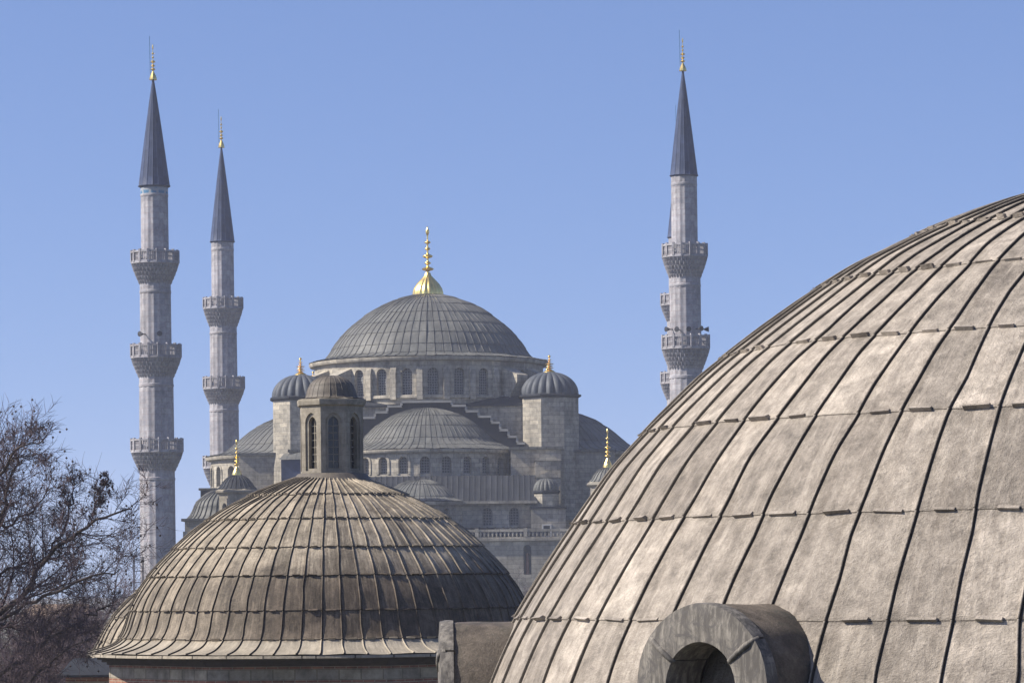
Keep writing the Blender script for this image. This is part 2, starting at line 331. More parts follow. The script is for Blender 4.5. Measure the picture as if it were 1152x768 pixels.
# ------------------------------------------------------------------ walls with arched openings
def arch_pts(c, w_, zs, n=8, point=0.0):
    """from the left spring over the top to the right; point > 0 gives a pointed arch"""
    out = []
    for i in range(n + 1):
        a = PI - PI * i / n; x = math.cos(a); y = math.sin(a)
        out.append((c + w_ * x, zs + w_ * (y + point * (1 - abs(x)) ** 1.0 * 1.0)))
    return out
def wall_bay(mb, f, s0, s1, z0, z1, wins, depth=0.4, sub=2, point=0.0):
    """f(s, d, z) -> xyz, d inwards. wins: list of (centre, half width, sill, spring). Returns outlines"""
    outl = []
    cuts = [s0]
    def quad(a, b, lo0, lo1, hi0, hi1):
        mb.add([f(a, 0, lo0), f(b, 0, lo1), f(b, 0, hi1), f(a, 0, hi0)], [[0, 1, 2, 3]], [(a, lo0), (b, lo1), (b, hi1), (a, hi0)])
    def strip(a, b):
        for i in range(sub):
            x0 = a + (b - a) * i / sub; x1 = a + (b - a) * (i + 1) / sub; quad(x0, x1, z0, z0, z1, z1)
    pos = s0
    for (c, hw, sill, spr) in sorted(wins):
        strip(pos, c - hw)
        ap = arch_pts(c, hw, spr, 8, point)
        for i in range(len(ap) - 1):
            (a, za), (b, zb) = ap[i], ap[i + 1]
            quad(a, b, za, zb, z1, z1); quad(a, b, z0, z0, sill, sill)
        ol = [(c - hw, sill)] + ap + [(c + hw, sill)]
        for i in range(len(ol)):
            (a, za), (b, zb) = ol[i], ol[(i + 1) % len(ol)]
            mb.add([f(a, 0, za), f(b, 0, zb), f(b, depth, zb), f(a, depth, za)], [[0, 1, 2, 3]], [(a, za), (b, zb), (b, zb), (a, za)])
        outl.append(ol); pos = c + hw
    strip(pos, s1)
    return outl
def pane(f, ol, depth, mt, parent, name='window', grow=0.02):
    mb = MB(); c = (sum(p[0] for p in ol) / len(ol)); zc = sum(p[1] for p in ol) / len(ol)
    pts = [f(c + (a - c) * (1 + grow), depth - 0.02, zc + (z - zc) * (1 + grow)) for a, z in ol]
    mb.poly(pts, ol); return obj(name, mb, mt, parent)
def polar(cx, cy, r, rot=0.0):
    return lambda s, d, z: (cx + (r - d) * math.sin(s / r + rot), cy - (r - d) * math.cos(s / r + rot), z)
def flat(x0, y0, ax, ay):
    """wall plane starting at (x0,y0) running along (ax,ay); inward is to the left of the run"""
    return lambda s, d, z: (x0 + ax * s - ay * d, y0 + ay * s + ax * d, z)
def octa(cx, cy, r, k, rot=0.0, n=8):
    """flat side k of an n-gon with apothem r; s is centred on the side"""
    a = rot + k * 2 * PI / n
    ux, uy = math.sin(a), -math.cos(a); tx, ty = math.cos(a), math.sin(a)
    return lambda s, d, z: (cx + ux * (r - d) + tx * s, cy + uy * (r - d) + ty * s, z)

def finial(name, cx, cy, z0, z1, r, parent, flutes=False, n=16):
    """gilded alem: skirt, three diminishing balls on a stem, drop shaped top"""
    H = z1 - z0; mb = MB()
    if flutes:
        prof = [(r, z0), (r * 1.0, z0 + H * .03), (r * .93, z0 + H * .09), (r * .74, z0 + H * .16), (r * .46, z0 + H * .23), (r * .26, z0 + H * .28), (r * .17, z0 + H * .33)]
        mb.lathe(cx, cy, prof, 96, lambda p, i: 1 + (0.07 if i < 5 else 0.02) * np.abs(np.sin(p * 8)) - 0.03)
        zb = z0 + H * .33; q = r * .215; top = H * .67
    else:
        prof = [(r, z0), (r * .98, z0 + H * .04), (r * .75, z0 + H * .12), (r * .4, z0 + H * .2), (r * .25, z0 + H * .24)]
        mb.lathe(cx, cy, prof, n); zb = z0 + H * .24; q = r * .38; top = H * .76
    pr = []
    balls = [(0.08, 1.9 if flutes else 1.7), (0.21, 1.1 if flutes else 1.5), (0.36, 1.75 if flutes else 1.9), (0.52, 1.0), (0.66, 1.2)]
    zs = np.linspace(0, 1, 90)
    for u in zs:
        rr = q * (0.42 - 0.25 * u)
        for c, k in balls:
            wv = 0.05 if k > 1.3 else 0.035; dd = (u - c) / wv
            if abs(dd) < 1: rr = max(rr, q * k * (1 - 0.25 * c) * math.sqrt(1 - dd * dd) * (1.0 if dd < 0 else (1 - dd * .35)))
        if u > .78: rr = max(rr, q * .55 * math.sin((u - .78) / .22 * PI) + 0.001)
        pr.append((rr, zb + u * top))
    mb.lathe(cx, cy, pr, n)
    return obj(name, mb, M['gold'], parent, 60)

# ------------------------------------------------------------------ ground
def ground():
    m, t, b = mat('dry_winter_ground', 0.95, 0, 0.1); tc = N(t, 'ShaderNodeTexCoord')
    n = noise(t, tc.outputs['Object'], 0.05, 8, 0.7)
    L(t, ramp(t, n, [(0.35, (0.10, 0.085, 0.06)), (0.5, (0.07, 0.075, 0.04)), (0.65, (0.16, 0.145, 0.12))]), b.inputs['Base Color'])
    mb = MB(); mb.poly([(-3000, -600, 0), (3000, -600, 0), (3000, 3000, 0), (-3000, 3000, 0)])
    finish(obj('ground', mb, m), kind='structure')
ground()

# ------------------------------------------------------------------ the mosque
CX = -9.6
D0 = 390.0                                                # main dome axis
mosque = thing('mosque', (CX, D0, 0), 'large grey stone mosque with cascading lead domes and a gilded main finial', 'mosque')
s0 = F / D0; sF = F / 378.0

def eave(mb, cx, cy, r0, r1, z, th=0.35, n=96, arc=2 * PI, rot=0.0):
    mb.lathe(cx, cy, [(r0, z - th), (r1 - .12, z - th * .9), (r1, z - th * .45), (r1, z), (r0 - .3, z + 0.06)], n, None, rot, arc)

# main dome
mb = MB(); prof = []
for px_, py_ in ((15, 331.5), (28, 334.5), (41, 339), (59, 347), (70, 354), (80, 362), (90, 370), (98.5, 379), (105, 387), (110, 395), (115, 402.5), (117.5, 404.5), (120, 405.5), (134.5, 408.5)):
    prof.append((px_ / s0, ZZ(py_ + 0.5, D0)))
lead_dome(mb, CX, D0, prof, 76, [0.13, 0.28, 0.42, 0.55, 0.67, 0.785, 0.865], 0.06, 0.06, 0.05, inner=2, per=4, wob=0.008, dent=0.03, seed=3)
zc = ZZ(332.5, D0); mb.lathe(CX, D0, [(2.1, zc - .25), (2.1, zc + .05), (0.1, zc + .25)], 32)
dome = obj('main_dome', mb, M['lead_far'], mosque, 50)
finial('finial', CX, D0, ZZ(332, D0), ZZ(255, D0), 17 / s0, dome, True)

# drum with 28 windows
RD = 128.5 / s0; zt = ZZ(411, D0); zb = ZZ(449, D0 - RD)
mb = MB(); f = polar(CX, D0, RD, R_(3.4)); outs = []
bw = 2 * PI * RD / 28
for k in range(28):
    outs.append(wall_bay(mb, f, (k - .5) * bw, (k + .5) * bw, zb - .5, zt, [(k * bw, 0.62, ZZ(445, D0 - RD), ZZ(419.5, D0 - RD))], 0.5, 2))
drum = obj('main_drum', mb, M['stone_far'], mosque)
mb = MB()
eave(mb, CX, D0, RD, 134.5 / s0, ZZ(409.5, D0) , 0.45)
mb.lathe(CX, D0, [(RD + .02, zb + .55), (RD + .22, zb + .5), (RD + .25, zb + .2), (RD + .02, zb + .15)], 96)
obj('cornice', mb, M['stone_far'], drum)
for k, o in enumerate(outs): pane(f, o[0], 0.5, M['lattice'], drum)
# pilasters between the windows and stepped flying buttresses at the diagonals
bigs = [s_ * q_ + h_ for h_ in (0, 180) for s_ in (-1, 1) for q_ in (43.5, 61)]
for a_ in [math.degrees((k + .5) * 2 * PI / 28) + 3.4 for k in range(28)] + bigs:
    a = R_(a_); big = a_ in bigs
    if not big and min(abs((a_ - b_ + 180) % 360 - 180) for b_ in bigs) < 7: continue
    ux, uy = math.sin(a), -math.cos(a); tx, ty = math.cos(a), math.sin(a)
    mb = MB()
    if not big:
        hw, d1 = 0.34, 0.42; zl, zh = zb, ZZ(413, D0 - RD)
        sec = [(RD - .2, zh), (RD + d1 * .5, zh), (RD + d1, zh - .7), (RD + d1, zl), (RD - .2, zl)]
    else:
        hw = 0.85; sec = [(RD - .3, ZZ(413.5, D0 - 9)), (RD + 2.5, ZZ(424, D0 - 9)), (RD + 2.5, ZZ(432, D0 - 9)), (RD + 1.3, ZZ(447, D0 - 9)), (RD + 1.3, zb - 1.6), (RD - .3, zb - 1.6)]
    n_ = len(sec); V = []
    for sg in (-hw, hw):
        for (r, z) in sec: V.append((CX + ux * r + tx * sg, D0 + uy * r + ty * sg, z))
    Fc = [[i, (i + 1) % n_, n_ + (i + 1) % n_, n_ + i] for i in range(n_)] + [list(range(n_))[::-1], list(range(n_, 2 * n_))]
    uv = [(r + sg, z) for sg in (-hw, hw) for r, z in sec]
    mb.add(V, Fc, uv)
    obj('flying_buttress' if big else 'pilaster', mb, M['stone_far'], drum)

# square base under the drum
YB = 377.4; HB = 13.6; ztop = ZZ(457.5, YB)
mb = MB(); mb.box(CX - HB, CX + HB, YB, YB + 25.2, 20, ztop)
base = obj('dome_base', mb, M['stone_far'], mosque)
mb = MB(); za = ztop + 0.003; h = HB + .35
mb.box(CX - h, CX + h, YB - .35, YB + 25.55, za, za + .22)
q = [(CX - h, YB - .35), (CX + h, YB - .35), (CX + h, YB + 25.55), (CX - h, YB + 25.55)]; q2 = [(CX + (x - CX) * .80, D0 + (y - D0) * .86) for x, y in q]
zq = ZZ(447, YB + 2)
for i in range(4):
    j = (i + 1) % 4
    mb.poly([(*q[i], za + .2), (*q[j], za + .2), (*q2[j], zq), (*q2[i], zq)], [(0, 0.5), (24, .5), (24, 1.4), (0, 1.4)])
mb.poly([(*p, zq) for p in q2], [(0, 0), (24, 0), (24, 3), (0, 3)])
obj('base_roof', mb, M['lead_dark_shaded'], mosque)

# the stepped gable wall in front of the base: dark lead risers, pale ledges
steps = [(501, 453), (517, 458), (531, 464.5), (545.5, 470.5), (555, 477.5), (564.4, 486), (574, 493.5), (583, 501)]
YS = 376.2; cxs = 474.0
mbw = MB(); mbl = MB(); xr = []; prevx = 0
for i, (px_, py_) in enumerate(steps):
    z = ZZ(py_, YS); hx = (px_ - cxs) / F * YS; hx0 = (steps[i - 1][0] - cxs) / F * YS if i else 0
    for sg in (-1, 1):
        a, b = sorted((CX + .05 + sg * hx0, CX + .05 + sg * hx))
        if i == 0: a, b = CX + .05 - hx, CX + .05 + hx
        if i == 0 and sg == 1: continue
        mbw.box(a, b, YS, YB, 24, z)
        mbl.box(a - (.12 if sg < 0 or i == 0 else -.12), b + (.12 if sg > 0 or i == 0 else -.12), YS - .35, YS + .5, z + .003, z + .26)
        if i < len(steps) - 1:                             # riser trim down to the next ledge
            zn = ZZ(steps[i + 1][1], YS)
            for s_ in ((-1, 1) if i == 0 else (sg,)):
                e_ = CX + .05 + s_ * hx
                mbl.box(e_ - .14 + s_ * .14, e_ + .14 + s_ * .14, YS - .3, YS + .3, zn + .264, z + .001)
obj('stepped_gable', mbw, M['lead_dark_shaded'], mosque); obj('gable_ledge', mbl, plain('pale_ledge_stone', (0.33, 0.315, 0.28), .8, var=.4, sc=1), mosque)

# front semi-dome, its drum and windows
def semi(name, cx, cy, prof, ns, arc, rows, rdrum, ztop_, zbot, nw, hw, sill, spr, woff, reav, mt='lead_far'):
    prof = list(prof); prof[-1] = (reav - .02, ztop_ + .14)
    mb = MB(); lead_dome(mb, cx, cy, prof, ns, rows, 0.05, 0.05, 0.04, arc=arc, inner=2, per=4, wob=0.006, dent=0.03, seed=int(abs(cx * 7) + ns))
    sd = obj(name, mb, M[mt], mosque, 50)
    mb = MB(); f = polar(cx, cy, rdrum); b_ = (arc[1] - arc[0]) * rdrum / nw; outs = []
    for k in range(nw):
        s_ = arc[0] * rdrum + (k + .5 + woff) * b_
        s1, s2 = max(arc[0] * rdrum, s_ - b_ / 2), min(arc[1] * rdrum, s_ + b_ / 2)
        if k == 0: s1 = arc[0] * rdrum
        if k == nw - 1: s2 = arc[1] * rdrum
        outs += wall_bay(mb, f, s1, s2, zbot, ztop_, [(s_, hw, sill, spr)], 0.5, 2)
    dr = obj('drum_wall', mb, M['stone_far'], mosque)
    mb = MB(); eave(mb, cx, cy, rdrum, reav, ztop_ + .1, 0.4, 64, arc[1] - arc[0], arc[0])
    for k in range(nw):                                    # plain raised surround of each arch
        s_ = arc[0] * rdrum + (k + .5 + woff) * b_
        for (o1, dd) in ((hw + .28, -.1),):
            ap = [(s_ - o1, sill)] + arch_pts(s_, o1, spr, 8) + [(s_ + o1, sill)]; ip = [(s_ - hw, sill)] + arch_pts(s_, hw, spr, 8) + [(s_ + hw, sill)]
            for i in range(len(ap) - 1):
                a, b, c, d = ap[i], ap[i + 1], ip[i + 1], ip[i]
                mb.add([f(a[0], dd, a[1]), f(b[0], dd, b[1]), f(c[0], dd, c[1]), f(d[0], dd, d[1]), f(a[0], 0, a[1]), f(b[0], 0, b[1]), f(c[0], 0, c[1]), f(d[0], 0, d[1])],
                       [[0, 1, 2, 3], [0, 4, 5, 1], [3, 2, 6, 7]], [a, b, c, d] * 2)
    obj('drum_trim', mb, M['stone_far'], dr)
    for o in outs: pane(f, o, 0.5, M['lattice'], dr)
    return sd, dr
YF = 378.0
pf = [(0.15, ZZ(457.5, YF))] + [(a / sF, ZZ(b, YF)) for a, b in ((14, 458.8), (27, 461.5), (40, 466.5), (52, 473.5), (65, 484), (75, 494.5), (81, 499.8), (90, 503.2), (105.5, 505.5))]
semi('front_semi_dome', CX, YF, pf, 76, (-PI / 2, PI / 2), [0.2, .38, .55, .72, .86], 10.15, ZZ(507.5, YF - 6), ZZ(545, YF - 8), 13, 0.55, ZZ(532.5, YF - 10), ZZ(518.5, YF - 10), 0.0, 10.75)

# side semi-domes
for sg in (-1, 1):
    cxx = CX + sg * 13.6
    pz = [(0.15, ZZ(461, D0))] + [(a / s0, ZZ(b, D0)) for a, b in ((18, 462.5), (40, 467.5), (58, 475), (74, 485), (86, 495), (95, 503), (104, 508.5), (121, 513))]
    arc = (-PI, 0) if sg < 0 else (0, PI)
    semi('side_semi_dome', cxx, D0, pz, 64, arc, [0.25, .5, .75], 12.3, ZZ(514, D0), ZZ(560, D0), 13, 0.62, ZZ(546, D0), ZZ(530, D0), 0.0, 12.95, 'lead_far')

# corner turrets: octagons with fluted domes
def turret(cx, cy, ap, z0, z1, zdome, rfin, zfin, nfl=20, rd=None, parent=mosque, mt=None, finr=0.45, er=0.35):
    mb = MB(); R8 = ap / math.cos(PI / 8); mb.lathe(cx, cy, [(R8, z0), (R8, z1)], 8, None, PI / 8 + R_(5))
    t_ = obj('turret', mb, M['stone_far'], parent, 30)
    mb = MB(); mb.lathe(cx, cy, [(R8, z1 - .3), (R8 + er, z1 - .12), (R8 + er, z1 + .06), (R8 - .3, z1 + .25)], 8, None, PI / 8 + R_(5))
    obj('turret_cornice', mb, M['lead_dark_shaded'], t_, 30)
    rd = rd or ap * .98; h = zdome - z1; mb = MB(); pr = []
    for i in range(22):
        u = i / 21; a = u * R_(96); pr.append((max(0.03, rd * math.sin(a) ** .9 * (1 + .05 * u)), z1 + .08 + h * max(0, (math.cos(a) + .1) / 1.1)))
    pr.append((rd * 1.07, z1 + .1))
    mb.lathe(cx, cy, pr, nfl * 10, lambda p, i: 1 - .035 + .10 * min(1, i / 5) * np.abs(np.cos(p * nfl / 2)) ** .8 - .02, uvr=nfl / (2 * PI))
    d = obj('turret_dome', mb, M[mt or 'lead_dark_shaded'], t_, 60)
    if zfin: finial('finial', cx, cy, zdome - .1, zfin, finr, t_)
    return t_
M['lead_flute'] = lead('fluted_blue_grey_lead', (0.055, 0.064, 0.078), 0.35, (0.045, 0.05, 0.055), 0.6, 0.01, 0.35, 0.1, 0.6, (0.085, 0.092, 0.10), 0.3, 0.3)
for sg in (-1, 1):
    turret(CX - .15 + sg * 14.3, 378.0, 3.18, 2, ZZ(447, 378), ZZ(420.5, 378), .4, ZZ(400.5, 378), 20, 3.05, mt='lead_flute', finr=.8)
    turret(CX - .15 + sg * 14.3, 402.0, 3.18, 2, ZZ(447, 378), ZZ(420.5, 378), .4, ZZ(400.5, 378), 20, 3.05, mt='lead_flute', finr=.8)

# front corner blocks beside the semi-dome, with their stepped piers
zc1 = ZZ(507, 371)
for sg in (-1, 1):
    for (xa, xb, ya, yb, z1) in ((9.6, 15.3, 370.5, 377, zc1), (15.3, 21.5, 376.5, 404, ZZ(513, 384))):
        a, b = sorted((CX + sg * xa, CX + sg * xb)); mbB = MB(); mbC = MB(); mbB.box(a, b, ya, yb, 2, z1); mbC.box(a - .2, b + .2, ya - .3, yb, z1 + .003, z1 + .3)
        cb_ = obj('corner_block', mbB, M['stone_far'], mosque); obj('block_coping', mbC, M['lead_far'], cb_)
def gable_pier(cx, sg):
    """stack of gabled blocks stepping down in front of the corner"""
    D = 367.0; w = 1.42; mb = MB(); mc = MB()
    def gable(xa, xb, ya, yb, z, h, oh=.15):
        mx = (xa + xb) / 2
        V = [(xa - oh, ya - oh, z), (xb + oh, ya - oh, z), (mx, ya - oh, z + h), (xa - oh, yb, z), (xb + oh, yb, z), (mx, yb, z + h)]
        mc.add(V, [[0, 1, 2], [0, 2, 5, 3], [1, 4, 5, 2], [3, 5, 4], [0, 3, 4, 1]], [(p[0], p[2]) for p in V])
    z1 = ZZ(519, D); mb.box(cx - w, cx + w, D + .8, 371, 2, z1); gable(cx - w, cx + w, D + .8, 371, z1 + .003, .75)
    z2 = ZZ(538.5, D); mb.box(cx - w * .98, cx + w * .98, D - .7, D + .797, 2, z2); gable(cx - w * .98, cx + w * .98, D - .7, D + .79, z2 + .003, .65)
    obj('stepped_pier', mb, M['stone_far'], mosque); obj('pier_cap', mc, M['stone_far'], mosque)
    t_ = turret(cx - .25, D - 2.4, 1.35, ZZ(573, D - 3), ZZ(554, D - 3), ZZ(539.5, D - 3), 0, 0, 16, 1.3, mt='lead_far', er=.16)
    mb = MB(); zb_ = ZZ(573.5, D - 4); x0, x1 = cx - 1.95, cx + 1.85; y0 = D - 4.4
    # front wall with a small framed square window
    wx = cx - .25; a, b = wx - .36, wx + .36; zl, zh = ZZ(603.5, y0), ZZ(592.5, y0)
    def qd(xa, xb, za_, zb2): mb.add([(xa, y0, za_), (xb, y0, za_), (xb, y0, zb2), (xa, y0, zb2)], [[0, 1, 2, 3]], [(xa, za_), (xb, za_), (xb, zb2), (xa, zb2)])
    qd(x0, a, 1, zb_); qd(b, x1, 1, zb_); qd(a, b, 1, zl); qd(a, b, zh, zb_)
    for (p1, p2) in (((a, zl), (b, zl)), ((b, zl), (b, zh)), ((b, zh), (a, zh)), ((a, zh), (a, zl))):
        mb.poly([(p1[0], y0, p1[1]), (p2[0], y0, p2[1]), (p2[0], y0 + .5, p2[1]), (p1[0], y0 + .5, p1[1])])
    for (xa, ya, xb, yb) in ((x0, D + .5, x0, y0), (x1, y0, x1, D + .5), (x1, D + .5, x0, D + .5)):
        mb.poly([(xa, ya, 1), (xb, yb, 1), (xb, yb, zb_), (xa, ya, zb_)], [(xa + ya, 1), (xb + yb, 1), (xb + yb, zb_), (xa + ya, zb_)])
    pb = obj('pier_base', mb, M['stone_far'], mosque)
    mb = MB(); mb.box(x0 - .15, x1 + .15, y0 - .2, D - .71, zb_ + .003, zb_ + .25); obj('ledge_roof', mb, M['lead_dark_shaded'], pb)
    mb = MB(); g = .17
    for bx in ((a - g, b + g, zh, zh + g), (a - g, b + g, zl - g, zl), (a - g, a, zl, zh), (b, b + g, zl, zh)): mb.box(bx[0], bx[1], y0 - .08, y0 - .003, bx[2], bx[3])
    wf = obj('window', mb, M['stone_win'], pb)
    mb = MB(); mb.box(a - .02, b + .02, y0 + .45, y0 + .5, zl - .02, zh + .02); obj('window_pane', mb, M['glass'], pb)
M['stone_win'] = plain('pale_window_surround', (0.5, 0.48, 0.44), .8, var=.2)
gable_pier(P(616.5, 540, 367)[0], 1); gable_pier(2 * CX - P(616.5, 540, 367)[0], -1)

# dark lean-to block between the left turret and the lantern
xq0, xq1 = P(317, 530, 368)[0], P(352, 530, 368)[0]; zq1 = ZZ(517, 368, 330); mb = MB(); mb.box(xq0, xq1, 367, 374, 2, zq1)
lb = obj('lean_to_block', mb, M['spire'], mosque); mb = MB()
V = [(xq0 - .2, 366.8, zq1 + .003), (xq1, 366.8, zq1 + .003), (xq0 + 1.8, 370, zq1 + .9), (xq1, 370, zq1 + .9), (xq0 - .2, 374, zq1 + .9)]
mb.add(V, [[0, 1, 3, 2], [0, 2, 4]], [(v[0], v[1]) for v in V]); obj('lean_to_roof', mb, M['lead_far'], lb, 20)

# sloping lead roof below the semi-dome drum
def lead_roof(x0, x1, y0, y1, z0, z1, nx, mt, parent=mosque, name='sloping_roof'):
    mb = MB(); n_ = nx * 5; X = np.linspace(x0, x1, n_ + 1); Y = np.linspace(0, 1, 9)
    XX, TT = np.meshgrid(X, Y); rib = ((np.arange(n_ + 1) % 5) == 0) * .07
    ZZ_ = z0 + (z1 - z0) * TT + rib[None, :]
    mb.grid(np.stack([XX, y0 + (y1 - y0) * TT, ZZ_], -1), np.stack([np.arange(n_ + 1)[None, :] / 5.0 + 0 * TT, TT * 2 + .01], -1))
    return obj(name, mb, M[mt], parent, 30)
zr0, zr1 = ZZ(564, 363.5), ZZ(535.5, 367.6)
lead_roof(CX - 12.3, CX + 12.3, 363.3, 367.6, zr0, zr1, 40, 'lead_dark_shaded')  # cast shadow on this slope is put into its dark colour
mb = MB(); mb.box(CX - 12.3, CX + 12.3, 367.6, 380, 2, zr1 - .01); obj('drum_terrace', mb, M['lead_dark_shaded'], mosque)
mb = MB(); mb.box(CX - 12.5, CX + 12.5, 363.15, 363.6, zr0 - .3, zr0 + .02); obj('roof_eave', mb, M['stone_far'], mosque)
# wall under it with arched windows
mb = MB(); Y2 = 364.0; f = flat(CX - 12.3, Y2, 1, 0); wl = []
for px_ in (548.5, 578.5): wl.append(P(px_, 585, Y2)[0] - CX)
wl = sorted(wl + [-x for x in wl]); wl = [x + 12.3 for x in wl]
o1 = wall_bay(mb, f, 0, 24.6, 4, zr0 - .3, [(x, .55, ZZ(592, Y2), ZZ(577, Y2)) for x in wl], .5, 3)
w2 = obj('upper_wall', mb, M['stone_far'], mosque)
mb = MB(); mb.box(CX - 12.3, CX + 12.3, 364.6, 367.6, 4, zr0); obj('wall_core', mb, M['stone_far'], w2)
for o in o1: pane(f, o, .5, M['lattice'], w2)
# small exedra dome in the middle
ye = 366.0; se = F / ye; pe = [(0.1, ZZ(539, ye)), (1.3, ZZ(540.5, ye)), (2.4, ZZ(545, ye)), (3.3, ZZ(551, ye)), (3.9, ZZ(557, ye)), (4.5, ZZ(561.5, ye)), (5.5, ZZ(564, ye))]
cxe = P(473, 560, ye)[0]
semi('exedra_dome', cxe, ye, pe, 44, (-PI / 2, PI / 2), [.4, .75], 5.0, ZZ(565.5, ye - 3), 4, 5, .5, ZZ(592, ye - 4), ZZ(577, ye - 4), 0, 5.6)

# main body, gallery storey with balustrade
ZG = ZZ(609, 357)
mb = MB(); mb.box(CX - 21.5, CX + 21.5, 376.6, 412, 0, ZZ(562, 372)); mb.box(CX - 19.8, CX + 19.8, 364.7, 376.5, 0, ZZ(586, 364)); obj('main_body', mb, M['stone_far'], mosque)
mb = MB(); f = flat(CX - 26, 357, 1, 0)
slot = P(593.4, 630, 357)[0] - (CX - 26); ws = []
k = 0
while True:
    x = slot - k * 5.2
    if x < 1.5: break
    ws.append(x); k += 1
x = slot + 5.2
while x < 51: ws.append(x); x += 5.2
ws = sorted(ws)
og = wall_bay(mb, f, 0, 52, 0, ZG, [(x, .42, ZZ(647, 357), ZZ(618, 357)) for x in ws], .7, 1)
for (xa, ya, xb, yb) in ((CX - 26, 412, CX - 26, 357), (CX + 26, 357, CX + 26, 412)):
    mb.poly([(xa, ya, 0), (xb, yb, 0), (xb, yb, ZG), (xa, ya, ZG)], [(ya, 0), (yb, 0), (yb, ZG), (ya, ZG)])
mb.poly([(CX - 26, 357, ZG), (CX + 26, 357, ZG), (CX + 26, 412, ZG), (CX - 26, 412, ZG)], [(0, 0), (52, 0), (52, 50), (0, 50)])
gal = obj('gallery_wall', mb, M['stone_far'], mosque)
for o in og: pane(f, o, .7, M['glass'], gal)
M['red_marble'] = plain('brown_marble', (0.20, 0.12, 0.09), .5, var=.3)
for x in ws:                                               # slender column standing in each slot
    mb = MB(); X = CX - 26 + x; mb.lathe(X, 357.25, [(.2, ZZ(646.5, 357)), (.15, ZZ(645, 357)), (.14, ZZ(623, 357))], 12); obj('column', mb, M['red_marble'], gal)
mb = MB(); mb.box(CX - 26.2, CX + 26.2, 356.75, 357.4, ZG + .003, ZG + .25)
obj('gallery_cornice', mb, M['stone_far'], gal)
mb = MB(); zt_ = ZZ(596, 357); mb.box(CX - 26, CX + 26, 356.95, 357.3, zt_ - .28, zt_); mb.box(CX - 26, CX + 26, 356.95, 357.3, ZG + .253, ZG + .42)
x = CX - 25.9; i = 0
while x < CX + 26:
    if i % 12 == 0: mb.box(x - .15, x + .25, 356.9, 357.35, ZG + .42, zt_ + .12)
    else: mb.lathe(x, 357.12, [(.1, ZG + .42), (.13, ZG + .55), (.16, ZG + .75), (.08, ZG + 1.0), (.12, zt_ - .28)], 6)
    x += .44; i += 1
bal = obj('balustrade', mb, M['stone_far'], gal)
# lean-to roof behind the balustrade
lead_roof(CX - 13, CX + 13, 359.5, 363.9, ZZ(604, 359.5), ZZ(594, 363.9), 30, 'lead_dark_shaded', name='gallery_roof')

# corner rooms with small domes, boxes behind them and slender finialled turrets
for sg in (-1, 1):
    xa, xb = sorted((CX + sg * 19.0, CX + sg * 26.0)); zk = ZZ(584.5, 364)
    mb = MB(); mb.box(xa, xb, 358.5, 376, 0, zk); cr = obj('corner_room', mb, M['stone_far'], mosque)
    mb = MB(); mb.box(xa - .35, xb + .35, 358.1, 376.3, zk + .003, zk + .3); obj('corner_eave', mb, M['lead_far'], cr)
    cxx = CX + sg * 22.4; yy = 367.0
    pc = [(0.1, ZZ(548.5, yy)), (1.2, ZZ(549.8, yy)), (2.2, ZZ(554.5, yy)), (3.0, ZZ(561.5, yy)), (3.45, ZZ(570, yy)), (3.7, ZZ(577, yy)), (4.2, ZZ(582, yy))]
    mb = MB(); lead_dome(mb, cxx, yy, pc, 36, [.35, .7], .08, .11, .03, inner=2, per=3, dent=.02, seed=5); obj('corner_dome', mb, M['lead_far'], cr, 50)
    mb = MB(); xa, xb = sorted((CX + sg * 18, CX + sg * 26.0)); zk2 = ZZ(549.5, 380)
    mb.box(xa, xb, 377, 400, 0, zk2); bx = obj('side_block', mb, M['lead_dark_shaded'], mosque); mb = MB(); mb.box(xa - .2, xb + .2, 376.8, 400.2, zk2 + .003, zk2 + .25); obj('block_coping', mb, M['lead_far'], bx)
    # slender octagonal turret with arched openings
    px_ = 266.8 if sg < 0 else 684.0; yt = 361.0; xt = P(px_, 560, yt)[0]; dy = 0 if sg < 0 else -4
    zt1 = ZZ(550.5 + dy, yt); zt0 = ZZ(610, yt); ap = 1.95; mb = MB(); hwid = ap * math.tan(PI / 8)
    ou = []
    for k in range(8):
        f8 = octa(xt, yt, ap, k, R_(4)); ou.append((f8, wall_bay(mb, f8, -hwid, hwid, 0, zt1, [(0, .36, ZZ(585, yt), ZZ(568, yt))], .35, 1, .25)[0]))
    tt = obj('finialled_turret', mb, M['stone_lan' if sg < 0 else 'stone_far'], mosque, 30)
    for f8, o in ou: pane(f8, o, .35, M['glass'], tt)
    mb = MB(); R8 = ap / math.cos(PI / 8)
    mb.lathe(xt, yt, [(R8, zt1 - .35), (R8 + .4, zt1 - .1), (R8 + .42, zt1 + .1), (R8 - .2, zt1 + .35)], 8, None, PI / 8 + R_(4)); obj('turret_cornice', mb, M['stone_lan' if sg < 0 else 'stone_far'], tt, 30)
    mb = MB(); lead_dome(mb, xt, yt, [(a, zt1 + .25 + b) for a, b in ((.05, 1.62), (.6, 1.5), (1.15, 1.2), (1.6, .7), (1.85, .25), (2.15, -.02))], 24, [.5], .05, .07, .02, inner=1, per=3, seed=9)
    obj('turret_dome', mb, M['lead_dark_shaded' if sg < 0 else 'lead_far'], tt, 50)
    finial('finial', xt, yt, zt1 + 1.8, ZZ(494 if sg < 0 else 481.5, yt, px_), .55, tt)

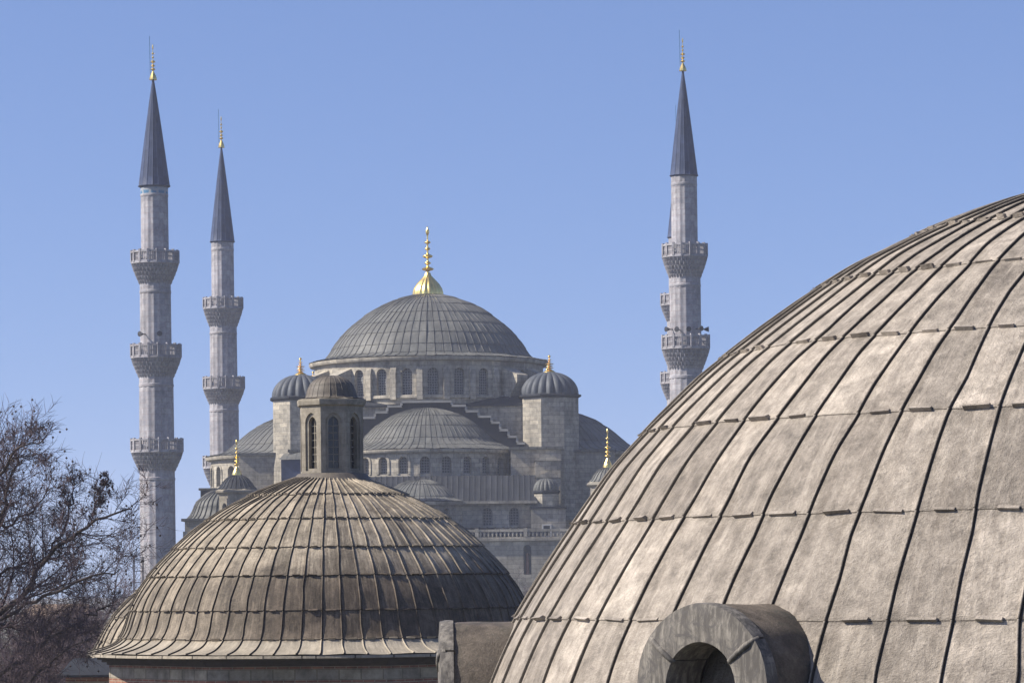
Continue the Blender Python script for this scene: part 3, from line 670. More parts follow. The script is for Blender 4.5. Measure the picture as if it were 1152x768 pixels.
# ------------------------------------------------------------------ minarets
def minaret(D, px, py, tip, fin_top, cb, rc, rs, bals, rlast, label, speakers=None, tiles=False, seed=1):
    X = P(px, py, D)[0]; s = F / D; z = lambda y: P(px, y, D)[1]
    root = thing('minaret', (X, D, 0), label, 'minaret', None)
    mb = MB(); ze = z(cb)
    fl = lambda p, i: 1 + .035 * np.abs(np.cos(p * 8)) ** 3 - .012
    prev = ze; r = rs / s; secs = []
    for (bt, bp, bc, rb, rbel) in bals: secs.append((prev, z(bt) - .8, r, r * 1.02)); prev = z(bc) + .2; r = rbel / s
    secs.append((prev, 0.0, r, rlast / s))
    pr = []
    for (za, zb_, ra, rb_) in secs: pr += [(ra, za), (rb_, zb_)]
    mb.lathe(X, D, pr, 96, fl, uvr=rs / s); obj('shaft', mb, M['stone_min'], root, 45)
    # conical cap
    mb = MB(); zt = z(tip)
    prof = [(rc / s * (0.03 + 0.97 * u ** 0.93), zt + (ze - zt) * u) for u in np.linspace(0, 1, 14)]; prof.append((rc / s * 1.06, ze - .12)); prof.append((rs / s * .98, ze - .3))
    mb.lathe(X, D, prof, 96, lambda p, i: 1 + (.035 * (np.abs(np.cos(p * 8)) > .93)), uvr=8 / PI); obj('conical_cap', mb, M['spire'], root, 45)
    finial('finial', X, D, zt - .3, z(fin_top), .42, root, n=10)
    mb = MB(); mb.tube([(X - .3, D, zt + .3), (X - .34, D, z(fin_top) + .2), (X - .34, D, z(fin_top) + .9)], .035, 4)
    obj('lightning_rod', mb, M['tile'], root)
    if tiles:
        mb = MB(); mb.lathe(X, D, [(rs / s * 1.03, ze - .35), (rs / s * 1.03, ze - 1.05)], 64, uvr=rs / s); obj('tile_band', mb, M['tile'], root)
    for k, (za, zb_, ra, rb_) in enumerate(secs):          # moulding round the head of each section
        mb = MB(); mb.lathe(X, D, [(ra, za - .9), (ra * 1.045, za - 1.0), (ra * 1.045, za - 1.25), (ra, za - 1.35)], 48)
        obj('moulding', mb, M['stone_min'], root)
    for (bt, bp, bc, rb, rbel) in bals:
        R = rb / s; zt_, zp, zc_ = z(bt), z(bp), z(bc); r0 = rbel / s; bmb = MB()
        nt_ = 5; pr = [(R * .99, zp), (R * 1.0, zp - .12)]; amp = [0, 0]
        for k in range(nt_):
            u = k / nt_; ra = R * .985 + (r0 * 1.02 - R * .985) * (u ** 1.15); rb_ = R * .985 + (r0 * 1.02 - R * .985) * ((k + .8) / nt_) ** 1.15
            za = zp - .14 + (zc_ - zp) * u; zb_ = zp - .14 + (zc_ - zp) * (k + .92) / nt_
            pr += [(ra, za), (ra * .985, za + (zb_ - za) * .45), (rb_, zb_)]; amp += [.02 + .0 * k, .075, .12]
        def fn(p, i, amp=amp):
            k = max(0, (i - 2) // 3); return 1 - amp[i] * np.abs(np.sin(p * 16 + (k % 2) * PI / 2)) ** .7 if i < len(amp) else 1.0
        bmb.lathe(X, D, pr, 192, fn, uvr=rs / s)
        bmb.lathe(X, D, [(r0 * .9, zp + .02), (R * .99, zp)], 48)
        b_ = obj('balcony', bmb, M['stone_min'], root, 25)
        mb = MB(); n = 16; h = zt_ - zp                         # parapet: pierced slabs between posts
        a16 = R * math.cos(PI / 16) * .965
        for k in range(n):
            f = octa(X, D, a16, k, 0, 16); hw = a16 * math.tan(PI / 16); pw = .1
            def slab(sa, sb, za, zb_, d0, d1):
                V = [f(sa, d0, za), f(sb, d0, za), f(sb, d0, zb_), f(sa, d0, zb_), f(sa, d1, za), f(sb, d1, za), f(sb, d1, zb_), f(sa, d1, zb_)]
                mb.add(V, [[0, 1, 2, 3], [5, 4, 7, 6], [3, 2, 6, 7], [1, 0, 4, 5], [0, 3, 7, 4], [2, 1, 5, 6]], [(sa, za), (sb, za), (sb, zb_), (sa, zb_)] * 2)
            slab(-hw - .02, hw + .02, zt_ - .2, zt_, -.1, .14); slab(-hw, hw, zp, zp + .18, -.08, .14)
            slab(-hw - .11, -hw + .11, zp, zt_ + .12, -.13, .15)
            wdt = (2 * hw - .22)
            for j in range(1, 4):                          # bars of the pierced panel
                x = -hw + .11 + wdt * j / 4; slab(x - .05, x + .05, zp + .18, zt_ - .2, 0, .08)
            zm = (zp + zt_) / 2; slab(-hw + .11, hw - .11, zm - .06, zm + .06, .005, .075)
        obj('parapet', mb, M['stone_min'], b_, 30)
    if speakers:
        for (ang, yy) in speakers:
            mb = MB(); a = R_(ang); rr = (bals[1][4] / s) * 1.0; d = Vector((math.sin(a), -math.cos(a), 0)); c = Vector((X, D, z(yy))) + d * (rr * .9)
            mb.tube([c, c + d * .5, c + d * .55, c + d * 1.0], [.06, .07, .12, .3], 10); mb.tube([c + d * .98, c + d * 1.0], [.3, .01], 10)
            obj('loudspeaker', mb, M['black'], root)
    return root
minaret(355.5, 175.5, 400, 87, 50, 208.5, 17, 15, [(283, 296, 319, 27, 17), (388, 402, 424, 28.5, 18.8), (494, 508, 529, 29.5, 19.4)], 20,
        'leftmost minaret, with a blue tile band just under its cone', [(-35, 377), (15, 377)], True)
minaret(421, 251.5, 400, 163.5, 131, 271, 13.2, 12.3, [(335.5, 347, 367, 22.5, 14.8), (424.5, 437, 454, 23.5, 15.9), (513.5, 526, 545, 24.5, 16.3)], 17,
        'thinner minaret between the leftmost minaret and the domes, rising behind the left semi-dome')
minaret(363, 770.5, 300, 77, 43, 196.5, 15, 14.2, [(275.5, 289, 312, 25.8, 17), (378, 392, 415, 27.3, 18), (480, 494, 515, 28.3, 19)], 19.5,
        'minaret standing alone against the sky at the upper right, above the big pale dome', [(-60, 371), (-25, 372), (5, 372), (40, 371), (75, 371)])
minaret(424, 766, 400, 158, 126, 266, 13.2, 12.3, [(331, 343, 361, 22.5, 14.8), (419, 431, 449, 23.5, 15.9), (508, 520, 540, 24.5, 16.3)], 17,
        'farther minaret almost hidden behind the right one, only edges of its balconies showing')

# ------------------------------------------------------------------ helpers for the near domes
def row_fracs(prof, cx, cy, px, ys):
    """fractions of the profile length whose ring passes the frame row y at column px"""
    prof = np.asarray(prof); d = np.r_[0, np.cumsum(np.hypot(*np.diff(prof, axis=0).T))]; out = []
    ss = np.linspace(0, d[-1], 600); yy = []
    for s in ss:
        r = np.interp(s, d, prof[:, 0]); z = np.interp(s, d, prof[:, 1]); y = 600.0; val = None
        for _ in range(3):
            k = P(px, y, 1.0)[0]; a = 1 + k * k; b = -2 * (k * cx + cy); c = cx * cx + cy * cy - r * r; disc = b * b - 4 * a * c
            if disc < 0: break
            Y = (-b - math.sqrt(disc)) / (2 * a); val = YH - ((z - ZE) * F / Y) - (px - 576) * math.tan(ROLL); y = val
        yy.append(np.nan if val is None else val)
    yy = np.array(yy); ok = ~np.isnan(yy)
    for y in ys: out.append(float(np.interp(y, yy[ok], ss[ok])) / d[-1])
    return out
def tween(prof, n=60):
    """smooth a coarse profile"""
    p = np.asarray(prof, float); d = np.r_[0, np.cumsum(np.hypot(*np.diff(p, axis=0).T))]; s = np.linspace(0, d[-1], n)
    q = np.stack([np.interp(s, d, p[:, 0]), np.interp(s, d, p[:, 1])], 1)
    for _ in range(3): q[1:-1] = (q[:-2] + 2 * q[1:-1] + q[2:]) / 4
    return q

# ------------------------------------------------------------------ old bath house: middle dome with its lantern
DM = 90.0; XM = P(370, 690, DM)[0]
bath = thing('bath_house', (XM, DM, 0), 'brown leaded dome on a brick drum, crowned by a stone lantern', 'bath house')
pm = [sil(370 - r, y, XM, DM) for r, y in ((26, 534), (38, 538), (60, 545.5), (91, 559), (112, 569.5), (131, 581), (153, 597), (171, 613.5), (189, 632), (203, 649), (214, 665), (222, 681), (227, 697), (230, 710), (236, 720), (246, 726.5), (258, 731), (272, 734.5))]
pm = tween(pm, 70); rows_m = row_fracs(pm, XM, DM, 372, [556, 583, 615, 647, 686, 719])
mb = MB(); lead_dome(mb, XM, DM, pm, 68, rows_m, 0.019, 0.036, 0.03, rot=R_(1.2), inner=4, per=9, wob=0.009, dent=0.014, seed=21, clips=0.035)
e_ = pm[-1]; mb.lathe(XM, DM, [(e_[0], e_[1]), (e_[0] + .01, e_[1] - .07), (e_[0] - .35, e_[1] - .09)], 128)
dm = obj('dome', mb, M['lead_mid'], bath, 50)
rot8 = R_(-5.5); R8 = 6.42; ze_ = e_[1] - .09
M['cornice'] = plain('dark_sooty_cornice', (0.07, 0.055, 0.045), .9, var=.5, sc=4, bmp=.02)
mb = MB()
for (ra, rb_, za, zb_) in ((6.4, 6.4, ze_ + .02, ze_ - .06), (6.28, 6.28, ze_ - .06, ze_ - .13), (6.14, 6.14, ze_ - .13, ze_ - .20)):
    mb.lathe(XM, DM, [(ra * 1.0, za), (rb_ * 1.0, zb_)], 8, None, rot8 + PI / 8)
    mb.lathe(XM, DM, [(ra * 1.0, zb_), (rb_ - .2, zb_ - .001)], 8, None, rot8 + PI / 8)
obj('cornice', mb, M['cornice'], bath, 30)
# brick and stone drum
m, t, b = mat('banded_brick_and_stone', .9, 0, .2); tc = N(t, 'ShaderNodeTexCoord'); uv = tc.outputs['UV']
b1 = N(t, 'ShaderNodeTexBrick'); L(t, uv, b1.inputs[0]); b1.inputs['Color1'].default_value = (.30, .13, .085, 1); b1.inputs['Color2'].default_value = (.20, .10, .07, 1); b1.inputs['Mortar'].default_value = (.33, .27, .21, 1)
b1.inputs['Scale'].default_value = 1; b1.inputs['Brick Width'].default_value = .32; b1.inputs['Row Height'].default_value = .07; b1.inputs['Mortar Size'].default_value = .012
b2 = N(t, 'ShaderNodeTexBrick'); L(t, uv, b2.inputs[0]); b2.inputs['Color1'].default_value = (.40, .35, .27, 1); b2.inputs['Color2'].default_value = (.28, .25, .21, 1); b2.inputs['Mortar'].default_value = (.2, .17, .13, 1)
b2.inputs['Scale'].default_value = 1; b2.inputs['Brick Width'].default_value = .62; b2.inputs['Row Height'].default_value = .28; b2.inputs['Mortar Size'].default_value = .02
sx = N(t, 'ShaderNodeSeparateXYZ'); L(t, uv, sx.inputs[0]); md = N(t, 'ShaderNodeMath', operation='FRACT'); mu = N(t, 'ShaderNodeMath', operation='MULTIPLY'); L(t, sx.outputs[1], mu.inputs[0]); mu.inputs[1].default_value = 1 / .56; L(t, mu.outputs[0], md.inputs[0])
gt = N(t, 'ShaderNodeMath', operation='GREATER_THAN'); L(t, md.outputs[0], gt.inputs[0]); gt.inputs[1].default_value = .5
nn = noise(t, tc.outputs['Object'], 3, 7, .7); cc = mix(t, gt.outputs[0], b1.outputs[0], b2.outputs[0]); cc = mix(t, .7, cc, mix(t, 1.0, cc, ramp(t, nn, [(.3, .35), (.7, 1.5)]), 'MULTIPLY'))
L(t, cc, b.inputs['Base Color']); bump(t, b, mix(t, .5, cc, nn), .8, .03); M['banded'] = m
mb = MB(); mb.lathe(XM, DM, [(R8 - .34, ze_ - .2), (R8 - .34, 0)], 8, None, rot8 + PI / 8, uvr=R8); obj('wall', mb, M['banded'], bath, 30)
# lantern
RL = R_(6.5); apL = .84; z0L, z1L = ZZ(538.5, DM, 373), ZZ(456.5, DM, 373); XL = P(373.3, 500, DM)[0]
mb = MB(); hwl = apL * math.tan(PI / 8); ou = []
zs_, zp_ = ZZ(527.5, DM, 373), ZZ(477, DM, 373)
for k in range(8):
    f8 = octa(XL, DM, apL, k, RL); a0, a1 = arch_pts(0, .215, zp_ + .02, 8, .25), arch_pts(0, .14, zp_, 8, .3)
    wall_bay(mb, f8, -hwl, hwl, z0L - .3, z1L, [(0, .215, zs_ - .06, zp_ + .02)], .05, 1, .25)
    f9 = lambda s, d, z, f8=f8: f8(s, d + .05, z)
    o = wall_bay(mb, f9, -.217, .217, zs_ - .07, zp_ + .33, [(0, .14, zs_, zp_)], .16, 1, .3)[0]; ou.append((f8, o))
lan = obj('lantern', mb, M['stone_lan'], bath, 30)
for f8, o in ou:
    wn = pane(f8, o, .2, M['glass'], lan)
    mb = MB()
    for q in range(1, 7):
        zz_ = zs_ + (zp_ + .12 - zs_) * q / 7; mb.box(-.14, .14, .15, .17, zz_ - .012, zz_ + .012)
    mb.box(-.01, .01, .145, .165, zs_, zp_ + .12)
    mb.V = [np.array([f8(*p) for p in v]) for v in mb.V]; obj('glazing_bar', mb, M['stone_lan'], lan, 30)
mb = MB(); R_l = apL / math.cos(PI / 8)
mb.lathe(XL, DM, [(R_l, z1L - .04), (R_l + .07, z1L), (R_l + .09, z1L + .1), (R_l + .09, z1L + .15), (R_l - .15, z1L + .2)], 8, None, RL + PI / 8)
obj('lantern_cornice', mb, M['stone_lan'], lan, 30)
zd = z1L + .17; hd = ZZ(422.5, DM, 373) - zd
mb = MB(); lead_dome(mb, XL, DM, tween([(.02, zd + hd), (.12, zd + hd * 1.0), (.25, zd + hd * .97), (.38, zd + hd * .89), (.50, zd + hd * .77), (.59, zd + hd * .62), (.655, zd + hd * .42), (.69, zd + hd * .2), (.70, zd + .05), (.74, zd + .03), (.88, zd + .01)], 60), 24, [.55], .010, .008, .008, inner=3, per=8, dent=.006, seed=4)
obj('lantern_dome', mb, M['lead_lantern'], lan, 50)
mb = MB(); mb.lathe(XL, DM, [(R_l + .02, z0L + .14), (R_l + .07, z0L + .1), (R_l + .16, z0L - .02), (R_l + .3, z0L - .12)], 48); obj('flashing', mb, M['lead_lantern'], lan, 50)

# dome of the neighbouring bath room, just showing past the left flank
DR = 103.0; XR = P(330, 700, DR)[0]
rear = thing('domed_annex', (XR, DR, 0), 'dark lower dome showing past the left flank of the brown lantern dome', 'annex')
pr_ = tween([sil(330 - r, y, XR, DR) for r, y in ((3, 612), (60, 616), (110, 629), (148, 645), (172, 662), (188, 677), (208, 699), (217, 716), (222, 730), (232, 742))], 50)
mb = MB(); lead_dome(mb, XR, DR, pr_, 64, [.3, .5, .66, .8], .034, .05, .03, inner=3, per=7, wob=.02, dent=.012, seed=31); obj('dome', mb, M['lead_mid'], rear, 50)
rw_ = pr_[-1][0] - .25; mb = MB(); mb.lathe(XR, DR, [(rw_, pr_[-1][1] + .1), (rw_, 0)], 8, None, PI / 8, uvr=rw_); obj('wall', mb, M['banded'], rear, 30)
x_, z_ = P(84, 747, 97); mb = MB(); mb.box(x_, x_ + 3, 95, 100, 0, z_ - .25); obj('side_wall', mb, M['banded'], rear)
mb = MB(); V = [(x_ - .2, 94.7, z_ - .25), (x_ + 3, 94.7, z_ - .25), (x_ + 3, 97.5, z_ + .18), (x_ - .1, 97.5, z_ + .18), (x_ - .2, 94.7, z_ - .32), (x_ + 3, 94.7, z_ - .32), (x_ - .2, 100.2, z_ - .25), (x_ + 3, 100.2, z_ - .25)]
mb.add(V, [[0, 1, 2, 3], [4, 5, 1, 0], [3, 2, 7, 6], [0, 3, 6]], [(v[0] * 2, v[1] * .3) for v in V]); obj('side_roof', mb, M['lead_dark_shaded'], rear)

# ------------------------------------------------------------------ near dome
DN = 36.0; XN = P(1330, 700, DN)[0]
near = thing('domed_hall', (XN, DN, 0), 'huge pale lead-sheeted dome filling the right foreground, with arched dormers', 'dome')
pts = [(1326, 197), (1290, 198.5), (1230, 206), (1196, 213.5), (1160, 223.5), (1109, 238), (1059, 257), (1003, 282), (949, 309), (901, 341), (848, 379), (788, 426), (729, 483), (686, 531), (650, 585), (622, 626), (596, 668), (572, 711), (558, 742), (547, 770), (536, 800), (527, 830), (520, 860), (514, 885)]
pn = tween([sil(x, y, XN, DN) for x, y in pts], 110)
rows_n = row_fracs(pn, XN, DN, 1152, [243, 292.5, 367, 457, 572, 697, 835])
mb = MB(); lead_dome(mb, XN, DN, pn, 72, rows_n, 0.018, 0.029, 0.012, rot=R_(-2.7), inner=5, per=14, wob=0.013, dent=0.007, seed=11, clips=0.034)
nd = obj('dome', mb, M['lead_near'], near, 50)
zn = pn[-1][1]; rn = pn[-1][0]
mb = MB(); mb.lathe(XN, DN, [(rn - .02, zn + .1), (rn + .35, zn - .05), (rn + .35, zn - .25), (rn + .1, zn - .3), (rn + .1, 0)], 16, None, 0, uvr=rn); obj('drum_wall', mb, M['banded'], near, 30)
M['arch'] = None
m, t, b = mat('streaked_dark_marble', .75, 0, .3); tc = N(t, 'ShaderNodeTexCoord'); ob = tc.outputs['Object']; uv = tc.outputs['UV']
a1 = noise(t, mapping(t, ob, (14, 14, 2.2)), 1.0, 8, .7, .2); a2 = noise(t, ob, 6, 8, .75, 1.0)
c = mix(t, ramp(t, a1, [(.42, 0), (.60, 1)]), (.075, .068, .060), (.22, .20, .17)); c = mix(t, ramp(t, a2, [(.47, 0), (.60, 1)]), c, (.085, .078, .072))
L(t, c, b.inputs['Base Color']); bump(t, b, mix(t, .5, a1, a2), .6, .012); M['arch'] = m
M['lead_dormer'] = lead('shaded_dormer_lead', (0.085, 0.07, 0.055), 0.6, (0.03, 0.042, 0.036), 2.2, 0.03, 0.4, 0.0, 0.6, (0.17, 0.14, 0.108), 0.2, 0.6)  # base darkened to put the barrel's shaded side into the colour
def dormer(phi, ztop, seed):
    r2 = random.Random(seed); ux, uy = math.sin(phi), -math.cos(phi); tx, ty = math.cos(phi), math.sin(phi); Ro, Ri = .80, .415; zc = ztop - Ro
    W = lambda s, q, z: (XN + ux * q + tx * s, DN + uy * q + ty * s, z)     # s sideways, q outwards
    root_q, q0, q1 = 6.3, 8.00, 8.14
    def arc_(R, n, drop): return [(-R * 1.02, zc - drop)] + [(-R * math.cos(PI * i / n), zc + R * math.sin(PI * i / n)) for i in range(n + 1)] + [(R * 1.02, zc - drop)]
    # lead barrel with a rolled collar
    mb = MB(); n = 28; A = arc_(Ro - .025, n, 1.6); qs = np.linspace(root_q, q0 + .02, 16); G = np.zeros((16, len(A), 3)); U = np.zeros((16, len(A), 2))
    for i, q in enumerate(qs):
        for j, (s, z) in enumerate(A):
            bp = .008 * math.sin(j * 1.7 + q * 5 + seed) + .006 * math.sin(j * .6 - q * 9); k = 1 + bp + (.035 if i in (5, 6) else 0)
            G[i, j] = W(s * k, q, zc + (z - zc) * k if z > zc else z); U[i, j] = (q * .4, j * .1)
    mb.grid(G, U); d_ = obj('dormer', mb, M['lead_dormer'], near, 50)
    # stone arch ring in segments
    cut = [(-90, 36), (37.5, 141), (142.5, 270)]
    for ci, (a0, a1) in enumerate(cut):
        mb = MB(); ring = []
        for i in range(15):
            a = a0 + (a1 - a0) * i / 14
            if a < 0: po, pi_ = (Ro * (1 - a / 900), zc + Ro * a / 60), (Ri * 1.03, zc + Ro * a / 60)
            elif a > 180: po, pi_ = (-Ro * (1 + (a - 180) / 900), zc - Ro * (a - 180) / 60), (-Ri * 1.03, zc - Ro * (a - 180) / 60)
            else:
                ca, sa = math.cos(R_(a)), math.sin(R_(a)); po = (Ro * ca, zc + Ro * sa); pi_ = (Ri * ca, zc + Ri * sa * 1.03)
            ring.append((po, pi_, a))
        Rw = []
        jo = [r2.uniform(-.008, .008) for _ in range(4)]
        for po, pi_, a in ring:
            mid = ((po[0] + pi_[0]) / 2, (po[1] + pi_[1]) / 2); bx = lambda p, q: W(p[0], q, p[1])
            sh = lambda p, k: (mid[0] + (p[0] - mid[0]) * k, mid[1] + (p[1] - mid[1]) * k)
            w_ = .007 * math.sin(a * .13 + seed)
            Rw.append([bx(po, q0 - .02), bx(po, q1 - .075 + w_), bx(sh(po, .93), q1 - .02 + w_), bx(sh(mid, 1), q1 + .008 + jo[0]), bx(sh(pi_, .93), q1 - .006 + jo[1]), bx(pi_, q1 - .04), bx(pi_, q0 - .35)])
        G = np.array(Rw); lu = np.array([0, .12, .2, .4, .6, .7, 1.0])
        U = np.stack([np.broadcast_to((np.array([x[2] for x in ring]) * Ro * .0174)[:, None], G.shape[:2]), np.broadcast_to(lu[None, :], G.shape[:2])], -1)
        mb.grid(G, U); mb.poly(G[0]); mb.poly(G[-1][::-1]); obj('arch_stone', mb, M['arch'], d_, 35)
    for a in (36.8, 141.8):                                 # raised fillets over the two upper joints
        ca, sa = math.cos(R_(a)), math.sin(R_(a)); mb = MB()
        mb.tube([W(ca * r_, q_, zc + sa * r_) for r_, q_ in ((Ri + .005, q1 - .03), (Ri + .03, q1 - .004), (Ri + .15, q1 + .006), (Ro - .10, q1 - .004), (Ro - .03, q1 - .035), (Ro - .005, q1 - .08))], [.02, .026, .028, .028, .026, .02], 8)
        obj('joint_fillet', mb, M['arch'], d_, 50)
    # deep window of round bull's-eye panes set in plaster
    mb = MB(); fl = lambda s, d, z: W(s, q0 - .62 - d, z)
    ol = [(-Ri, zc - 1.2)] + [(-Ri * math.cos(PI * i / 14), zc + Ri * math.sin(PI * i / 14)) for i in range(15)] + [(Ri, zc - 1.2)]
    mb.poly([fl(s * 1.04, 0, z) for s, z in ol], ol); wo_ = obj('window', mb, M['glass'], d_)
    mb = MB(); rr = .105
    for iy in range(-5, 1):
        for ix in range(-2, 3):
            cx_, cz_ = (ix + (.5 if iy % 2 else 0)) * .215, zc + .05 + iy * .19
            if math.hypot(cx_, max(0, cz_ - zc)) > Ri - .09 or abs(cx_) > Ri - .08: continue
            tt_ = np.linspace(0, 2 * PI, 17); mb.tube([W(cx_ + rr * math.cos(a), q0 - .60, cz_ + rr * math.sin(a)) for a in tt_], .016, 5)
    obj('window_tracery', mb, M['arch'], d_, 50)
for k in range(8):
    zt_ = {0: 9.80, 7: 9.60}.get(k, 9.72)
    dormer(R_(-43.7 + 45 * k), zt_, k + 1)

# ------------------------------------------------------------------ bare trees
M['bark'] = plain('dark_purple_brown_bark', (0.085, 0.068, 0.062), .9, 0, .1, .5, 4, .01)
M['twig'] = plain('reddish_brown_twig', (0.10, 0.075, 0.080), .9, 0, .1, .4, 2, 0)
def tubes_from(segs, mat_, name, parent, n=4):
    mb = MB()
    for pts_, rads in segs: mb.tube(pts_, rads, n if rads[0] > .03 else 3)
    return obj(name, mb, mat_, parent, 80)
def grow(p, d, length, rad, lev, segs, r2, spread=.7, up=.15, balls=None, kids=(7, 6, 5), lmin=0):
    n = max(3, int(5 - lev * .5)); pts_ = [p]; rads = [rad]; dd = Vector(d).normalized(); q = Vector(p)
    for i in range(n):
        dd = (dd + Vector((r2.gauss(0, .16), r2.gauss(0, .16), r2.gauss(0, .16) + up * .35))).normalized(); q = q + dd * (length / n); pts_.append(tuple(q)); rads.append(rad * (1 - .72 * (i + 1) / n))
    segs.append((pts_, np.array(rads)))
    if lev >= len(kids):
        if balls is not None and r2.random() < .05: balls.append(tuple(q))
        return
    k = kids[lev]
    for i in range(k):
        t_ = .15 + .85 * (i + r2.random()) / k; j = min(n - 1, int(t_ * n)); a = Vector(pts_[j]); b_ = Vector(pts_[j + 1]); o = a.lerp(b_, t_ * n - j)
        ax = (b_ - a).normalized(); rv = Vector((r2.gauss(0, 1), r2.gauss(0, 1), r2.gauss(0, 1))); pe = (rv - ax * rv.dot(ax)).normalized()
        nd_ = (ax * (1 - spread * .5) + pe * spread * r2.uniform(.6, 1.2)).normalized()
        grow(tuple(o), nd_, length * (r2.uniform(.36, .66) if lev < 2 else r2.uniform(.5, .85)), max(.0055, rad * (1 - .6 * t_) * .55), lev + 1, segs, r2, spread, up, balls, kids)
def guide(pts, D, rad0, rad1, segs, r2, balls, kids, sub=.42, nb=9):
    """a limb laid through frame positions at its own depth, with side branches"""
    W_ = [Vector((P(x, y, D + dz)[0], D + dz, P(x, y, D + dz)[1])) for x, y, dz in pts]
    q = []
    for i in range(len(W_) - 1):
        for j in range(4): q.append(W_[i].lerp(W_[i + 1], j / 4) + Vector((r2.gauss(0, .04), r2.gauss(0, .04), r2.gauss(0, .04))))
    q.append(W_[-1]); n = len(q); rads = np.linspace(rad0, rad1, n); segs.append(([tuple(v) for v in q], rads))
    LN = sum((q[i + 1] - q[i]).length for i in range(n - 1))
    for i in range(nb):
        t_ = .12 + .88 * (i + r2.random()) / nb; j = min(n - 2, int(t_ * (n - 1))); ax = (q[j + 1] - q[j]).normalized(); rv = Vector((r2.gauss(0, 1), r2.gauss(0, .8), r2.gauss(.35, 1))); pe = (rv - ax * rv.dot(ax)).normalized()
        grow(tuple(q[j]), (ax * .7 + pe * r2.uniform(.5, 1.0)).normalized(), LN * sub * r2.uniform(.6, 1.1) * (1.1 - .6 * t_), max(.012, rads[j] * .5), 1, segs, r2, .75, .18, balls, kids)
DT = 70.0; r2 = random.Random(5); big, fine, balls = [], [], []
xt_ = P(-150, 760, DT)[0]
tree = thing('plane_tree', (xt_, DT, 0), 'large leafless tree at the left edge with spreading limbs and hanging seed balls', 'tree')
segs = []
guides = [
    ([(-150, 720, 0), (-70, 712, .5), (0, 694, 1), (35, 652, .5), (70, 608, 0), (108, 588, -.5), (148, 572, -1)], .13, .02, 11),
    ([(-150, 640, 0), (-60, 640, .5), (-10, 610, .5), (8, 570, 0), (14, 530, 0), (26, 488, 0)], .12, .015, 10),
    ([(60, 618, .3), (72, 590, 0), (86, 556, 0), (80, 535, .4)], .045, .012, 7),
    ([(-150, 600, 0), (-60, 580, -1), (-15, 550, -1), (20, 505, -1.5), (50, 492, -1.5)], .10, .012, 10),
    ([(-150, 740, 0), (-60, 735, -1), (0, 697, -1), (50, 668, -1.2), (96, 650, -1.5), (135, 640, -1.5)], .10, .015, 10),
    ([(-100, 800, 1), (-20, 772, 1), (30, 742, 1), (60, 712, 1.2), (100, 694, 1.5), (126, 680, 1.5)], .09, .015, 9),
    ([(-80, 840, -1), (0, 800, -1), (40, 760, -1), (66, 735, -1), (104, 716, -1)], .08, .014, 8),
    ([(-150, 560, 0), (-90, 540, 1), (-40, 570, 1), (5, 592, 1), (38, 572, 1.4), (58, 548, 1.4)], .09, .014, 10),
    ([(96, 592, -.4), (112, 560, -.4), (122, 532, -.6)], .03, .01, 5),
    ([(-40, 660, 1.4), (10, 640, 1.5), (50, 628, 1.5), (92, 622, 2)], .06, .012, 9),
]
for g, ra, rb_, nb in guides: guide(g, DT, ra * .7, rb_ * .8, segs, r2, balls, (0, 9, 9), .27, nb + 9)
for k in range(7):                                         # the part of the crown outside the frame
    a = k * .9; grow((xt_, DT, 7 + .9 * k), (math.cos(a) * (-.6 if math.cos(a) > 0 else 1), math.sin(a), .7), 3.8, .14, 0, segs, r2, .75, .15, balls, (6, 4, 3))
big = [s for s in segs if s[1][0] > .035]; fine = [s for s in segs if s[1][0] <= .035]
tr = MB(); tr.tube([(xt_, DT, -.2), (xt_ + .05, DT, 2.5), (xt_ - .1, DT, 6), (xt_, DT, 9), (xt_ + .1, DT, 12.5)], [.5, .40, .34, .26, .15], 12); obj('trunk', tr, M['bark'], tree, 60)
tubes_from(big, M['bark'], 'limbs', tree, 7); tubes_from(fine, M['twig'], 'crown', tree)
mb = MB()
for (x, y, z) in balls:
    for q in ((0, .05),): mb.add([(x + .028, y, z - .08), (x - .028, y, z - .08), (x, y + .028, z - .08), (x, y - .028, z - .08), (x, y, z - .05), (x, y, z - .11)], [[0, 2, 4], [2, 1, 4], [1, 3, 4], [3, 0, 4], [2, 0, 5], [1, 2, 5], [3, 1, 5], [0, 3, 5]])
if balls: finish(obj('seed_balls', mb, M['bark'], tree), kind='stuff')

def bush_tree(seed, H):
    r2 = random.Random(seed); segs = []; root = bpy.data.objects.new('bare_tree', None); COL.objects.link(root); ORG[root.name] = (0, 0, 0)
    tr = MB(); tr.tube([(0, 0, -.2), (.1, .1, H * .2), (0, 0, H * .45), (.15, 0, H * .75)], [.2, .16, .11, .04], 8); obj('trunk', tr, M['bark'], root, 60)
    for k in range(15):
        a = k * 2.4 + r2.random(); h = H * (.10 + .60 * k / 14); grow((0, 0, h), (math.cos(a), math.sin(a), .5 + .5 * k / 14), H * r2.uniform(.24, .40), .06, 0, segs, r2, .8, .2, None, (7, 6, 4))
    tubes_from(segs, M['twig'], 'crown', root); return root
protos = [bush_tree(100, 9.0), bush_tree(200, 8.0)]; used = set()
spots = [(8, 654, 118, .8), (52, 668, 112, .9), (96, 676, 124, 1.0), (128, 662, 150, 1.1), (30, 690, 104, .7), (76, 700, 108, .9), (-28, 648, 128, 1.0), (112, 640, 190, 1.2), (70, 655, 170, 1.2), (142, 646, 215, 1.0), (20, 644, 200, 1.2), (586, 650, 300, .9)]
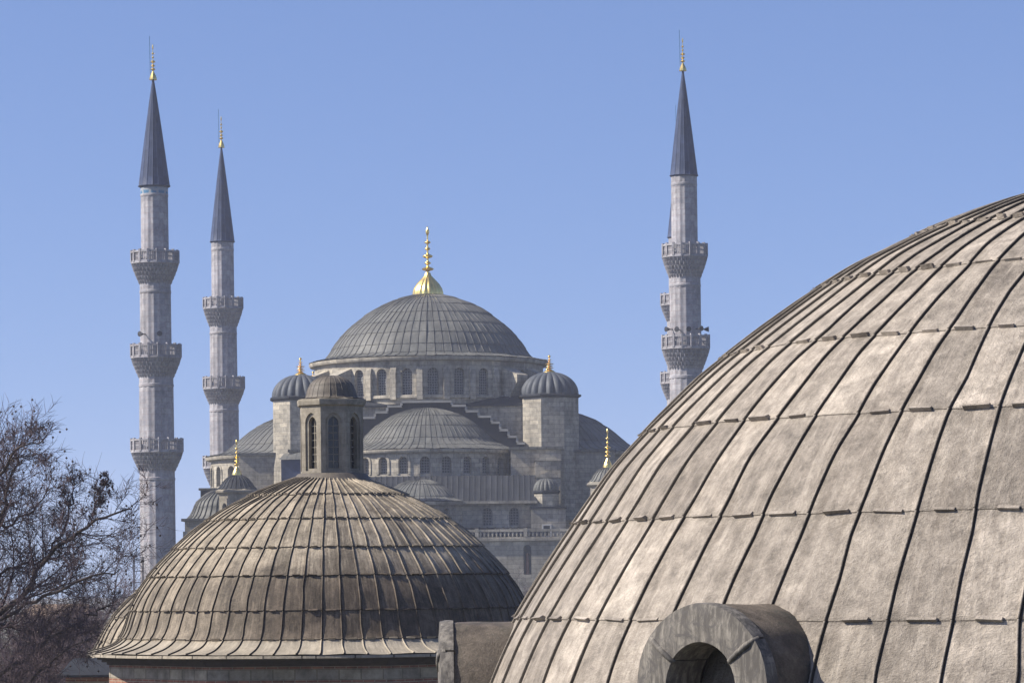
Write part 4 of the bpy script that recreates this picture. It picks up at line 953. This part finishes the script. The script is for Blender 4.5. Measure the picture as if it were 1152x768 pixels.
tl = ['low brown leafless tree at the far left edge behind the limbs', 'brown twiggy tree in front of the beige house', 'brown leafless tree beside the dark annex dome', 'grey leafless tree just left of the brown dome', 'short bare tree low in the left corner', 'short dense bare tree left of the annex roof', 'bare tree cut by the left frame edge', 'distant bare tree at the foot of the leftmost minaret', 'distant thin tree above the beige house', 'distant bare tree touching the leftmost minaret base', 'distant bare tree behind the main limb at left', 'bare treetop in the gap between brown dome and pale dome']
for i, (px_, top, D, wd) in enumerate(spots):
    p = protos[i % 2]; X, Z = P(px_, top, D); H0 = 9.0 if i % 2 == 0 else 8.0
    if i < 2: o = p
    else:
        o = p.copy(); COL.objects.link(o)
        for ch in p.children:
            c_ = ch.copy(); COL.objects.link(c_); c_.parent = o
    sc = Z / H0; o.location = (X, D, 0); o.scale = (sc * wd, sc * wd, sc); o.rotation_euler[2] = i * 1.3
    finish(o, tl[i], 'tree', 'leafless trees beyond the bath house')

# beige house glimpsed between the branches
hx, hz = P(22, 693, 250); hx2 = P(100, 684, 250)[0]
house = thing('beige_house', ((hx + hx2) / 2, 250, 0), 'beige house with brown roof glimpsed through the branches at lower left', 'house')
M['plaster'] = plain('beige_plaster', (.42, .34, .25), .9, var=.3, sc=1); M['tileroof'] = plain('brown_roof_tile', (.21, .15, .10), .9, var=.5, sc=3)
mb = MB(); f = flat(hx, 250, 1, 0); W_ = hx2 - hx; oo = wall_bay(mb, f, 0, W_, 0, hz, [(.8 + k * 1.1, .28, hz - 1.7, hz - .9) for k in range(4)], .2, 1); mb.box(hx, hx2, 250.25, 258, 0, hz); hw_ = obj('wall', mb, M['plaster'], house)
for o in oo: pane(f, o, .2, M['glass'], hw_)
mb = MB(); V = [(hx - .4, 249.6, hz), (hx2 + .4, 249.6, hz), (hx2 - .6, 254, hz + .9), (hx + .6, 254, hz + .9), (hx - .4, 258.4, hz), (hx2 + .4, 258.4, hz)]
mb.add(V, [[0, 1, 2, 3], [3, 2, 5, 4], [0, 3, 4], [1, 5, 2], [0, 4, 5, 1]]); obj('roof', mb, M['tileroof'], house, 20)

# scaffold tower at the foot of the left minaret
x0, zt_ = P(150, 626, 320); x1 = P(160, 626, 320)[0]
mb = MB()
for (x, y) in ((x0, 320), (x1, 320), (x0, 321), (x1, 321)): mb.tube([(x, y, 0), (x, y, zt_)], .05, 5)
z = .5
while z < zt_:
    for a, b_ in (((x0, 320), (x1, 320)), ((x0, 321), (x1, 321)), ((x0, 320), (x0, 321)), ((x1, 320), (x1, 321))): mb.tube([(*a, z), (*b_, z)], .035, 4)
    mb.tube([(x0, 320, z), (x1, 320, min(zt_, z + 1.1))], .025, 4); z += 1.1
finish(obj('scaffold_tower', mb, M['black'], org=(x0, 320, 0)), 'thin dark scaffold tower standing left of the leftmost minaret foot', 'scaffold')

# ------------------------------------------------------------------ haze
mb = MB(); mb.box(-3050, 3050, -650, 3050, -1, 80)
m = bpy.data.materials.new('air'); m.use_nodes = True; t = m.node_tree; t.nodes.clear()
v = N(t, 'ShaderNodeVolumePrincipled'); v.inputs['Color'].default_value = (.78, .82, .96, 1); v.inputs['Density'].default_value = .00024; v.inputs['Anisotropy'].default_value = .0
ot = N(t, 'ShaderNodeOutputMaterial'); L(t, v.outputs[0], ot.inputs['Volume'])
finish(obj('haze', mb, m, org=(0, 0, 0)), kind='stuff')
